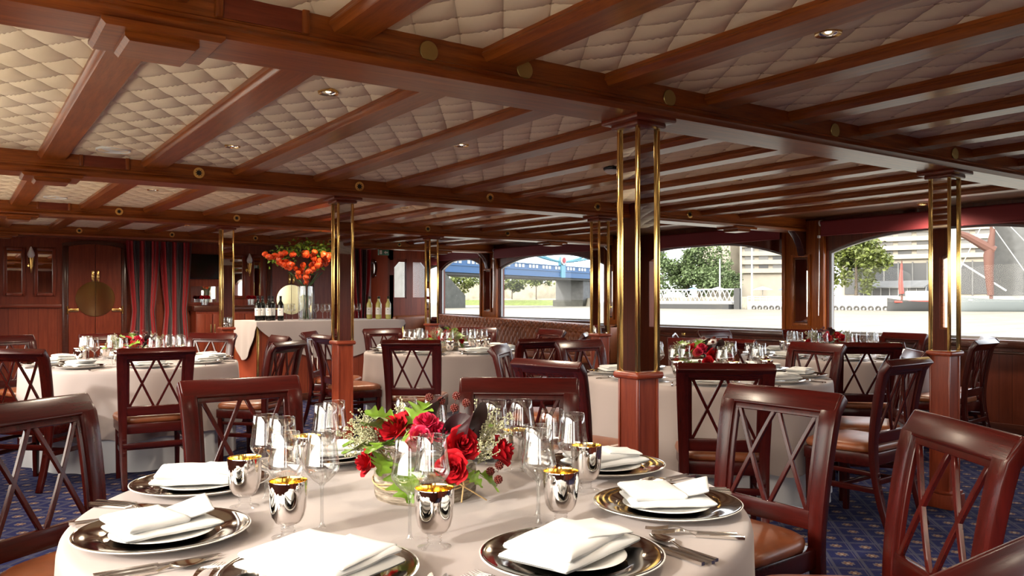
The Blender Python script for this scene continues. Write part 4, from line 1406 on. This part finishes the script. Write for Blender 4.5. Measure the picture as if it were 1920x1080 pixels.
for x, lb in ((3.04, 'small clear vase of red flowers on the sideboard under the television'), (3.72, 'small clear vase of red flowers on the sideboard end by the lamp')):
    root = thing('flower_vase', lb, 'vase', (x, YB - .22, 1.17), 0, 'small red flower vases')
    mb = MB(); mb.lathe([(0, 0), (.045, 0), (.052, .01), (.052, .10), (.049, .10), (.047, .012), (0, .010)], 20); obj('vase_body', mb, 'glass', root)
    for k in range(5):
        a = k * 1.257
        part_at('red_flower', ROSE[k % 3], 'rose', root, (.045 * cos(a), .03 * sin(a), .115), (cos(a) * .6, sin(a) * .6, 1), k, 1.0)

# pier mirrors of the starboard side
for y, z0, z1, lab in ((5.78, .99, 1.735, 'tall narrow mirror on the pier between the two big river windows'), (9.07, 1.0, 1.75, 'tall narrow mirror on the pier behind the near tall column'), (12.365, 1.07, 1.79, 'tall narrow mirror on the pier above the sofa by the bridge')):
    root = thing('pier_mirror', lab, 'mirror', (XS - .035, y, (z0 + z1) / 2), 0, 'pier mirrors')
    h = (z1 - z0) / 2; w = .098
    mb = MB()
    for s in (-1, 1):
        mb.b2(-.03, 0, s * (w + .014) - .016, s * (w + .014) + .016, -h - .03, h + .03, .006)
        mb.b2(-.03, 0, -w, w, s * (h + .014) - .016, s * (h + .014) + .016, .006)
    obj('frame', mb, 'mah_z', root)
    mb = MB()
    ra = [mb.bm.verts.new(p) for p in ((-.004, w, -h), (-.004, -w, -h), (-.004, -w, h), (-.004, w, h))]
    b = .022
    rb = [mb.bm.verts.new(p) for p in ((-.012, w - b, -h + b), (-.012, -w + b, -h + b), (-.012, -w + b, h - b), (-.012, w - b, h - b))]
    mb.ring_faces([ra, rb], True, False, True)
    obj('edged_glass', mb, 'mirror', root, smooth=0)

# roller blinds
bl = ['burgundy roller blind rolled up above the river window with the barges', 'burgundy roller blind rolled up above the window with the gangway', 'burgundy roller blind rolled up above the window with the blue bridge', 'burgundy roller blind rolled up above the far window at the sofa end']
for (y0, y1, sill), lb in zip(BAYS[2:], bl):
    r = rise(y0)
    root = thing('roller_blind', lb, 'blind', (XS - .07, (y0 + y1) / 2, 2.10 + r), 0, 'burgundy roller blinds')
    L = (y1 - y0) / 2 + .03
    mb = MB(); mb.tube([(0, -L, 0), (0, L, 0)], .026, 14); obj('roller', mb, 'blind', root)
    mb = MB(); mb.b2(-.027, -.024, -L + .01, L - .01, -.135, .005); mb.b2(-.030, -.020, -L + .01, L - .01, -.148, -.132, .003); obj('fabric', mb, 'blind', root)
    for s in (-1, 1):
        mb = MB(); mb.lathe([(.018, 0), (.034, 0), (.034, .016), (.018, .016)], 16); mb.xf(Matrix.Translation((0, s * (L + .008) + .008, 0)) @ Matrix.Rotation(pi / 2, 4, 'X')); obj('end_bracket', mb, 'white_paint', root)
    mb = MB(); mb.tube([(-.02, L + .012, -.03), (-.02, L + .014, -.6), (-.03, L + .014, -1.02)], .0022, 5); obj('pull_chain', mb, 'steel', root)
    mb = MB(); mb.b2(-.035, -.005, L + .004, L + .03, -.165, -.135, .004); obj('chain_cleat', mb, 'white_paint', root)

# brown buttoned sofa along the starboard windows
root = thing('sofa', 'long buttoned brown leather sofa under the windows with the blue bridge', 'sofa', (7.93, 8.72, 0))
SL = 5.40
def sofa_back(u, v):
    y = u * SL
    prof = [(-.30, .40), (-.29, .52), (-.27, .64), (-.265, .74), (-.275, .80), (-.27, .845), (-.23, .872), (-.17, .880), (-.08, .875), (-.02, .86)]
    t_ = v * (len(prof) - 1); i = min(int(t_), len(prof) - 2); f = t_ - i
    x = prof[i][0] * (1 - f) + prof[i + 1][0] * f; z = prof[i][1] * (1 - f) + prof[i + 1][1] * f
    a = y / .115 + v * 6; b = y / .115 - v * 6
    h = (abs(sin(pi * a)) * abs(sin(pi * b))) ** .5 * .030 if v < .62 else .018 * abs(sin(pi * (y / .08 + v * 2))) ** .5
    nx, nz = (-1, .1) if v < .55 else (-.35, 1)
    z += max(0, y - .3) * .0185 * min(1, (z - .38) / .35)
    return (x + nx * h, y, z + nz * h)
mb = MB(); mb.grid(sofa_back, 640, 48); obj('tufted_back', mb, 'sofa', root, smooth=180)
mb = MB(); mb.b2(-.60, -.28, .02, SL, .36, .455, .03, 3); obj('seat', mb, 'sofa', root)
mb = MB(); mb.b2(-.56, -.03, .03, SL, 0, .37); mb.b2(-.26, -.01, .02, SL, .36, .84); obj('base', mb, 'ledge', root)
mb = MB(); mb.b2(-.30, -.01, .0, .035, .36, .87, .012); obj('end_panel', mb, 'sofa', root)
mb = MB(); mb.b2(-1.0, -.3, SL - .02, SL + .16, .0, .96, .06, 4); obj('corner_return', mb, 'sofa', root)

# ceiling fittings
def make_downlight():
    root = thing('downlight', '', 'ceiling light')
    mb = MB(); mb.lathe([(.032, 0), (.044, -.004), (.046, .004), (.044, .012), (.032, .010)], 28); obj('brass_ring', mb, 'brass', root)
    mb = MB(); mb.lathe([(0, .012), (.024, .010), (.032, .004), (.033, .0)], 24); obj('reflector', mb, 'chrome', root)
    t = NT('lamp_capsule'); t.set(Base_Color=(.9, .85, .75), Emission_Color=(1.0, .80, .52), Emission_Strength=7.0)
    mb = MB(); mb.ball((0, 0, .006), .011, 10, 6, (1, 1, .5)); obj('lamp', mb, t.m, root)
    return root
DLM = Maker(make_downlight())
for x, y, lb in ((1.35, 3.41, 'second bay, first from the camera'), (1.35, 4.91, 'second bay, before the second crossbeam'), (2.45, 4.12, 'second bay, further to the starboard side'), (2.46, 1.69, 'overhead bay, beside the fourth rafter'),
                 (3.56, 1.68, 'overhead bay, toward the starboard windows'), (1.36, 7.33, 'third bay, first from the port side'), (2.41, 7.93, 'third bay, over the table before the bar'), (3.39, 4.54, 'second bay, over the middle table'),
                 (7.55, 4.18, 'boarded margin above the starboard window'), (1.36, 10.5, 'far bay, before the double doors'), (2.45, 11.0, 'far bay, before the television'), (4.85, 4.1, 'second bay, behind the tall near column'), (3.7, 9.55, 'far bay, added over the bar front'), (4.85, 7.6, 'third bay, added over the far columns'), (3.68, 7.3, 'third bay, added over the table by the bar'), (1.35, .9, 'overhead bay, added above the front table'), (2.5, -1.6, 'aft bay, added behind the camera'), (4.85, -.2, 'overhead bay, added aft on the starboard side'), (3.68, .6, 'overhead bay, added aft of the front table'), (2.45, 10.2, 'far bay, added beside the television')):  # bar-front entry and those after it are lamps added to brighten the room
    DLM.put((x, y, ZC - .009 + rise(y)), 0, 'brass ceiling downlight in the ' + lb, 'ceiling downlights')
    ld = bpy.data.lights.new('downlight_beam', 'SPOT'); ld.energy = (14 if 0.5 < y < 2.6 else 36) if y < 2.6 else ((30 if 3 < x < 4.5 else 75) if y > 9.2 else 55); ld.color = (1, .84, .64); ld.spot_size = radians(165); ld.spot_blend = 1.0; ld.shadow_soft_size = .05
    lo = bpy.data.objects.new('downlight_beam', ld); COL.objects.link(lo); lo.location = (x, y, ZC - .035 + rise(y))
def speaker(x, y, lb):
    root = thing('ceiling_speaker', lb, 'speaker', (x, y, ZC - .012 + rise(y)), 0, 'round ceiling speakers')
    mb = MB(); mb.lathe([(.082, .012), (.095, 0), (.098, .004), (.098, .02)], 36); obj('bezel', mb, 'white_paint', root)
    mb = MB(); mb.lathe([(0, .004), (.05, .006), (.084, .010)], 30); obj('grille', mb, 'white_paint', root)
speaker(.79, 5.46, 'white round ceiling speaker just before the second crossbeam')
speaker(.75, 8.50, 'white round ceiling speaker just before the third crossbeam')
root = thing('smoke_detector', 'white dome smoke detector on the quilted ceiling beside the tall near column', 'smoke detector', (3.73, 4.25, ZC - .01))
mb = MB(); mb.lathe([(0, -.012), (.055, -.012), (.058, -.006), (.058, .012)], 30); obj('base_ring', mb, 'black', root)
mb = MB(); mb.ball((0, 0, -.012), .048, 24, 12, (1, 1, .62)); obj('dome', mb, 'white_paint', root)
root = thing('exit_sign', 'small green and white exit sign hung before the porthole wall', 'sign', (6.25, 13.2, 2.10))
mb = MB(); mb.b2(-.10, .10, -.015, .015, -.05, .05, .003); obj('sign_box', mb, plain('sign_green', (.02, .16, .09), .4), root)
mb = MB(); mb.b2(-.085, -.035, -.0175, -.015, -.035, .035); mb.prism([(.0, 0), (.04, .03), (.04, .012), (.08, .012), (.08, -.012), (.04, -.012), (.04, -.03)], 'y', -.0175, -.015); obj('sign_print', mb, 'white_paint', root)
mb = MB(); mb.b2(-.008, .008, -.005, .005, .05, .19); obj('hanger', mb, 'black', root)
root = thing('wall_socket', 'small brass socket plate on the wainscot under the gangway window', 'socket', (XS - .004, 7.62, .80))
mb = MB(); mb.b2(-.01, .004, -.03, .03, -.045, .045, .004); obj('plate', mb, 'brass', root)
mb = MB(); mb.b2(-.016, -.008, -.01, .01, -.015, .015, .003); obj('toggle', mb, 'brass_dull', root)
# ------------------------------------------------------------------ the river and the far bank
WZ = -1.2
mb = MB(); mb.b2(8.3, 2500, -900, 1500, WZ - 1, WZ); struct('river_water', mb, 'water')
mb = MB(); mb.b2(-1500, -.9, -900, 1500, WZ - 1, WZ); struct('port_river_water', mb, 'water')

def tree(x, y, z, h, r, mat, lab, seed, trunk=.25, n=900, leaf=.9):
    rnd = random.Random(seed)
    root = thing('tree', lab, 'tree', (x, y, z), 0, 'trees on the far bank')
    mb = MB(); mb.tube([(0, 0, 0), (.1, 0, h * .3), (0, .1, h * .6)], [h * .022, h * .018, h * .01], 8); obj('trunk', mb, 'bark', root)
    cz, rz = h * (trunk + (1 - trunk) / 2), h * (1 - trunk) / 2
    cl = [(Vector((rnd.gauss(0, .45) * r, rnd.gauss(0, .45) * r, cz + rnd.gauss(0, .45) * rz)), rnd.uniform(.28, .5)) for _ in range(20)]
    def f(q):
        c, s = q.choice(cl)
        d = Vector((q.gauss(0, 1), q.gauss(0, 1), q.gauss(0, 1))).normalized() * (q.random() ** .4)
        return c + Vector((d.x * r * s, d.y * r * s, d.z * rz * s))
    obj('crown', leaf_cloud(f, n, leaf, seed), mat, root, smooth=0)
    return root
def along(p, q, t):
    return (p[0] + (q[0] - p[0]) * t, p[1] + (q[1] - p[1]) * t)
# bank line from the near right round to the far left
BK = [(290, 0), (222, 62), (208, 100), (199, 128), (192, 160), (196, 225), (262, 330), (250, 392), (225, 440), (150, 560)]
mb = MB()
for (xa, ya), (xb, yb) in zip(BK, BK[1:]):
    for z0, z1, o0, o1 in ((WZ - .5, 2.4, 0, 1.0),):
        A = [mb.bm.verts.new((xa, ya, z0)), mb.bm.verts.new((xb, yb, z0)), mb.bm.verts.new((xb + 2, yb + 1, z1)), mb.bm.verts.new((xa + 2, ya + 1, z1))]
        B = [A[3], A[2], mb.bm.verts.new((xb + 160, yb + 60, z1)), mb.bm.verts.new((xa + 160, ya + 60, z1))]
        mb.bm.faces.new(A); mb.bm.faces.new(B)
struct('far_bank_ground', mb, 'stone')
# grassy foreshore beneath the bridge
mb = MB()
for t in range(12):
    pa, pb = along((268, 322), (224, 436), t / 12), along((268, 322), (224, 436), (t + 1) / 12)
    mb.bm.faces.new([mb.bm.verts.new(v) for v in ((pa[0] - 9, pa[1] - 5, WZ - .2), (pb[0] - 9, pb[1] - 5, WZ - .2), (pb[0], pb[1], 1.6), (pa[0], pa[1], 1.6))])
o = obj('foreshore_grass', mb, 'grass'); o['kind'] = 'stuff'; tag(o, 'strip of green grass along the foreshore under the bridge', 'grass')
mb = MB(); mb.b2(-3, 3, -72, 62, 1.5, 11.5)
for k in range(23):
    mb.b2(-3.1, -1.5, -70 + k * 6, -67 + k * 6, 11.4, 12.8)
o = obj('river_wall', mb, 'stone', None, (276, 385, 0), (0, 0, .30)); tag(o, 'long pale stone wall with battlements behind the bridge', 'wall')
o['kind'] = 'structure'

# hotel building of stepped concrete storeys
def face_frame(px, py, qx, qy):
    d = Vector((qx - px, qy - py)); L = d.length; d /= L
    return L, atan2(d.y, d.x)
def storey_block(name, lab, P, Q, depth, z0, storeys, sh, dark, gap=5.2, mat='concrete'):
    L, ang = face_frame(*P, *Q)
    root = thing(name, lab, 'building', (P[0], P[1], 0), ang)
    mb = MB(); mb.b2(0, L, -depth, 0, 0, z0 + storeys * sh); obj('wall', mb, mat, root)
    for s in range(storeys):
        z = z0 + s * sh
        mb = MB(); mb.b2(-.2, L + .2, 0, 1.3, z - .1, z + sh * .48); obj('balcony_band', mb, mat, root)
        k = 0
        while k * gap + gap < L:
            mb = MB(); mb.b2(k * gap + .5, k * gap + gap - .9, -.1, .12, z + sh * .48, z + sh * .94); obj('window', mb, 'win_dark' if (k * 7 + s * 3) % 4 else 'win_dark2', root)
            k += 1
    if dark:
        mb = MB(); mb.b2(1, L - 1, -.1, .3, 3.2, z0 - 1.4)
        obj('lower_glazing', mb, 'win_dark2', root)
        for k in range(int(L / 4)):
            mb = MB(); mb.b2(1 + k * 4 - .2, 1 + k * 4 + .2, .2, .6, 2.6, z0 - 1.0); obj('mullion', mb, 'grey_concrete', root)
    return root
storey_block('hotel_building', 'pale concrete hotel with rows of windows behind the big green tree', (252, 118.6), (234, 156), 30, 14.2, 6, 2.75, True)
storey_block('hotel_wing', 'pale hotel wing with window rows behind the white flag poles', (231.5, 159.5), (213, 179), 8, 10.4, 8, 2.8, False, 4.4)
o = MB(); o.b2(0, 17, -14, 0, 0, 42)
L, ang = face_frame(212.5, 181.5, 214.5, 198)
o = obj('hotel_tower', o, 'concrete', None, (214.5, 184.5, 0), (0, 0, ang)); tag(o, 'plain pale concrete hotel tower behind the trees at the gangway', 'building')
mb = MB(); mb.b2(0, 30, -20, 0, 0, 46)
L, ang = face_frame(272, 100, 262, 124)
o = obj('grey_tower', mb, 'grey_concrete', None, (280, 105, 0), (0, 0, ang)); tag(o, 'grey concrete tower beyond the sailing barge', 'building')
L, ang = face_frame(213.5, 122, 211, 137)
root = thing('terrace_pavilion', 'low glazed terrace pavilion below the big green tree', 'building', (217, 119, 2.3), ang)
mb = MB(); mb.b2(0, 18, -5, 0, 0, 2.8); obj('glazing', mb, 'win_dark2', root)
mb = MB(); mb.prism([(1.5, 2.7), (-5, 4.6), (-5, 4.3), (1.5, 2.4)], 'x', 0, 18); obj('roof', mb, 'grey_concrete', root)
for k in range(8):
    mb = MB(); mb.b2(k * 2.4, k * 2.4 + .15, 0, .3, 0, 2.8); obj('post', mb, 'white_out', root)

tree(205.5, 132.5, 2.2, 19.5, 7.6, 'tree_leaf', 'big sunlit yellow-green tree before the hotel', 1, .20, 4200, 1.3)
tree(200.6, 138.5, 2.2, 8.6, 2.4, 'tree_leaf', 'small bushy yellow-green tree left of the big sunlit one', 2, .08, 1500, .8)
tree(198, 199.5, 2.2, 17.5, 8.0, 'tree_leaf2', 'dark green tree beside the tall near column, by the gangway', 3, .1, 3800, 1.2)
tree(203.5, 193.5, 2.2, 14.0, 6.0, 'tree_leaf2', 'dark bushy tree filling the gap between the two gangway trees', 11, .02, 2600, 1.2)
tree(201, 186, 2.2, 18.0, 8.2, 'tree_leaf2', 'rounded green tree behind the white gangway', 4, .10, 4200, 1.2)
tree(197.5, 176, 2.2, 7.6, 3.2, 'tree_leaf2', 'low green tree behind the gangway end', 5, .05, 1600, .9)
tree(199, 170.5, 2.2, 9.4, 2.6, 'tree_leaf2', 'slim bushy tree between the flag poles', 6, .08, 1600, .8)
tree(258.6, 356, 2.0, 15, 8, 'tree_leaf', 'spreading tree under the right span of the blue bridge', 7, .40, 1400, 1.5)
tree(251, 368, 2.0, 14, 9, 'tree_leaf', 'pale tree under the middle of the blue bridge', 8, .35, 1500, 1.6)
tree(242, 404, 2.0, 14.5, 10, 'tree_leaf', 'pale tree under the left span of the blue bridge', 9, .35, 1500, 1.6)

# pontoon with gangway
root = thing('gangway', 'white lattice gangway bridge leading to the floating pier', 'gangway', (185.6, 159.1, 1.0), atan2(36.7, -2))
GL = 40
for zz in (0.0, 3.6):
    for yy in (0, -2.2):
        mb = MB(); mb.b2(0, GL, yy - .18, yy + .18, zz - .18, zz + .18); obj('chord', mb, 'white_out', root)
mb = MB(); mb.b2(0, GL, -2.2, .1, -.7, -.15); obj('deck', mb, 'white_out', root)
mb = MB()
for yy in (0, -2.2):
    pts = [(k * 1.7, yy, .1 if k % 2 else 3.5) for k in range(int(GL / 1.7) + 1)]
    for a, b in zip(pts, pts[1:]):
        mb.tube([a, b], .15, 5)
obj('lattice', mb, 'white_out', root)
mb = MB(); mb.b2(0, 42, -3, 1.2, 0, 1.6)
o = obj('dark_pontoon', mb, 'tarred', None, (183.5, 157.5, WZ - .2), (0, 0, atan2(36.7, -2))); tag(o, 'dark tarred pontoon floating under the white gangway', 'pontoon')
PA = atan2(41, -5)
root = thing('floating_pier', 'long white floating pier hung with tyre fenders', 'pier', (191, 112, WZ), PA)
mb = MB(); mb.b2(0, 42, -4, 0, -.2, 2.3); obj('hull', mb, 'white_out', root)
mb = MB(); mb.b2(0, 42, -.15, .05, 2.9, 3.1); mb.b2(0, 42, -.15, .05, 3.5, 3.7); 
for k in range(22):
    mb.b2(k * 2 - .08, k * 2 + .08, -.15, .05, 2.2, 3.7)
obj('railing', mb, 'white_out', root)
mb = MB(); mb.lathe([(.38, -.16), (.66, -.22), (.76, 0), (.66, .22), (.38, .16), (.38, -.16)], 14); mb.xf(Matrix.Rotation(pi / 2, 4, 'X')); TY = mb.mesh('tyre_fender', 40)
for k in range(22):
    obj('tyre_fender', TY, 'tyre', root, (1.0 + k * 1.85, .25, .45))
for x, y, h, lb in ((189.0, 158.6, 30, 'tall white flag pole at the end of the gangway'), (190, 155.5, 30, 'tall white flag pole before the hotel windows'), (189.5, 167, 15, 'short white flag pole behind the gangway')):
    mb = MB(); mb.tube([(0, 0, 0), (0, 0, h)], [.30, .2], 8); o = obj('flag_pole', mb, 'white_out', None, (x, y, WZ)); tag(o, lb, 'pole', 'white flag poles')
for x, y, m, lb in ((193.5, 181.5, 'blue_fab', 'pale blue parasol behind the gangway'), (191.5, 169.5, 'white_out', 'white parasol behind the gangway'), (196.0, 156.5, 'white_out', 'white parasol on the terrace right of the flag pole'), (198.5, 149.0, 'blue_fab', 'blue parasol on the terrace at the window edge')):
    root = thing('parasol', lb, 'parasol', (x, y, 2.0), 0, 'terrace parasols')
    mb = MB(); mb.lathe([(0, 3.5), (1.6, 3.0), (3.2, 2.4)], 10); obj('canopy', mb, m, root, smooth=0)
    mb = MB(); mb.tube([(0, 0, 0), (0, 0, 3.5)], .08, 6); obj('pole', mb, 'white_out', root)
mb = MB(); mb.b2(-.8, .8, -.8, .8, 0, 6); o = obj('mooring_pile', mb, 'tarred', None, (184.6, 156.2, WZ), (0, 0, .4)); tag(o, 'dark square mooring pile at the gangway end', 'pile')

# boats
def hull(L, B, H, sheer=.9):
    mb = MB()
    def fn(u, v):
        x = (u - .5) * L
        e = 1 - abs(2 * u - 1) ** 2.6
        w = B / 2 * max(.02, e ** .55)
        a = (v - .5) * 2
        ztop = H + sheer * (2 * u - 1) ** 2
        return (x, w * (abs(a) ** .35) * (1 if a > 0 else -1), ztop * abs(a) ** 1.6)
    mb.grid(fn, 30, 16)
    return mb
BA = atan2(10.7, -12.1)
root = thing('red_prow_boat', 'dark hulled boat with red bow and furled red sail at the pier', 'boat', (187.6, 103.2, WZ - .3), BA)
obj('hull', hull(17, 3.6, 2.5, .9), 'tarred', root)
mb = MB(); mb.b2(-6.5, 7.2, -1.4, 1.4, 2.25, 2.75, .1); obj('deck', mb, 'hull_red', root)
mb = MB(); mb.b2(-5.5, 4.2, -1.2, 1.2, 2.7, 5.0, .3); obj('cabin', mb, 'white_out', root)
mb = MB(); mb.tube([(5.2, 0, 2.5), (5.2, 0, 12.2)], [.25, .14], 8); obj('mast', mb, 'sail', root)
mb = MB(); mb.tube([(5.3, .1, 4.4), (5.5, .2, 7), (5.3, .15, 11.4)], [.6, .5, .22], 8); obj('furled_sail', mb, 'hull_red', root)
root = thing('sailing_barge', 'grey sailing barge with brown mast and furled tan sail beyond the brass column', 'boat', (196.5, 87.3, WZ - .3), atan2(16.8, -14))
obj('hull', hull(26, 5, 3.0, .8), 'hull_grey', root)
mb = MB(); mb.b2(-10, 10, -1.8, 1.8, 2.75, 3.05); obj('deck', mb, 'white_out', root)
mb = MB(); mb.tube([(5, 0, 2.8), (5, 0, 26)], [.4, .25], 8); obj('mast', mb, 'sail', root)
mb = MB(); mb.tube([(5.1, 0, 4), (5.5, .2, 9), (5.5, .1, 13), (4.6, 0, 19)], [.7, .95, 1.15, .45], 10); obj('furled_sail', mb, 'sail', root)
mb = MB(); mb.tube([(4.5, 0, 14), (10, 0, 17.5), (14.5, 0, 19.5)], [1.2, .8, .4], 8); obj('sprit_sail', mb, 'sail', root)
mb = MB(); mb.tube([(2, 0, 5), (12, 0, 12)], .22, 6); mb.tube([(5, 0, 24), (-11, 0, 5)], .1, 5); mb.tube([(5, 0, 20), (-5, 0, 4)], .1, 5); mb.tube([(5, 0, 24), (14, 0, 4)], .1, 5); obj('rigging', mb, 'white_out', root)

# blue suspension bridge crossing at the left
A, B = Vector((118, 233.5, 0)), Vector((280, 303, 0))
L, ang = face_frame(A.x, A.y, B.x, B.y)
root = thing('suspension_bridge', 'blue and white suspension bridge crossing the river', 'bridge', (A.x, A.y, 0), ang)
mb = MB(); mb.b2(0, L, -1, 14, 10.2, 11.4); obj('deck_soffit', mb, 'grey_concrete', root)
mb = MB(); mb.b2(0, L, -1.6, -1.0, 11.0, 13.6); mb.b2(0, L, -1.9, -.9, 13.4, 13.8); mb.b2(0, L, -2.0, -.9, 11.0, 11.35); obj('girder', mb, 'bridge_blue', root)
mb = MB(); mb.b2(0, L, -1.5, -1.1, 13.8, 15.9); mb.b2(0, L, -1.7, -.95, 15.7, 16.0); obj('parapet', mb, 'bridge_blue', root)
nP = int(L / 2.6)
mb = MB(); mb.b2(-.85, .85, -1.62, -1.48, -.65, .65); PN = mb.mesh('parapet_panel', 0)
for k in range(min(nP, 66)):
    if k % 4 != 3:
        obj('parapet_panel', PN, 'bridge_white', root, (1.6 + k * 2.6, 0, 14.9))
dx_ = (Vector((210, 274)) - Vector((A.x, A.y))).length
def chain(x0, z0, x1, z1, sag):
    return [(x0 + (x1 - x0) * t / 12, -1.3, z0 + (z1 - z0) * (1 - (1 - t / 12) ** 2) * 1.0 - sag * sin(pi * t / 12)) for t in range(13)]
for dz in (0, 4.4):
    mb = MB(); mb.tube([(dx_ - 60 * t / 12, -1.3, 17.6 + (10.5 + dz * 1.5) * (t / 12) ** 1.7) for t in range(13)], .55, 6); obj('chain_chord', mb, 'bridge_pale', root)
    mb = MB(); mb.tube([(dx_ + 42 * t / 12, -1.3, 17.6 + (5.5 + dz * .9) * (t / 12) ** 1.5) for t in range(13)], .55, 6); obj('chain_chord', mb, 'bridge_pale', root)
mb = MB()
for t in range(1, 12):
    za = 17.6 + 10.5 * (t / 12) ** 1.7; zb = 17.6 + 17.1 * (t / 12) ** 1.7
    zc_ = 17.6 + 10.5 * ((t + 1) / 12) ** 1.7
    mb.tube([(dx_ - 5 * t, -1.3, zb), (dx_ - 5 * (t + 1), -1.3, zc_)], .25, 5); mb.tube([(dx_ - 5 * t, -1.3, za), (dx_ - 5 * t, -1.3, zb)], .25, 5); mb.tube([(dx_ - 5 * t, -1.3, 16), (dx_ - 5 * t, -1.3, za)], .16, 5)
    za = 17.6 + 5.5 * (t / 12) ** 1.5; zb = 17.6 + 9.46 * (t / 12) ** 1.5
    mb.tube([(dx_ + 3.5 * t, -1.3, za), (dx_ + 3.5 * t, -1.3, zb)], .25, 5); mb.tube([(dx_ + 3.5 * t, -1.3, 16), (dx_ + 3.5 * t, -1.3, za)], .16, 5)
obj('hanger_lattice', mb, 'bridge_white', root)
mb = MB(); mb.b2(dx_ - 1.7, dx_ + 1.7, -2.2, -.9, 10.9, 16.2); mb.b2(dx_ - 2.8, dx_ + 2.8, -1.9, -1.0, 16.0, 19.6, .3); obj('link_post', mb, 'bridge_pale', root)
mb = MB(); mb.lathe([(0, 0), (2.0, 0), (2.0, .5), (0, .5)], 24); mb.xf(Matrix.Translation((dx_, -1.9, 18.2)) @ Matrix.Rotation(pi / 2, 4, 'X')); obj('white_roundel', mb, 'bridge_white', root)
mb = MB(); mb.lathe([(0, 0), (1.15, 0), (1.15, .7), (0, .7)], 24); mb.xf(Matrix.Translation((dx_, -1.9, 18.2)) @ Matrix.Rotation(pi / 2, 4, 'X')); obj('red_centre', mb, 'sign_red', root)
mb = MB(); mb.b2(-4, 12, -6, 22, WZ - 1, 18); obj('stone_pier', mb, 'grey_concrete', root)
mb = MB(); mb.prism([(12, WZ - 1), (26, WZ - 1), (26, 3), (12, 12)], 'y', -5, 20); obj('pier_footing', mb, 'stone_dark', root)
mb = MB(); mb.b2(dx_ + 22, dx_ + 60, 0, 14, WZ - 1, 10.3); obj('stone_abutment', mb, 'grey_concrete', root)
mb = MB(); mb.b2(dx_ + 20, dx_ + 62, -.8, 14.4, WZ - 1, 1.6); obj('abutment_base', mb, 'stone_dark', root)
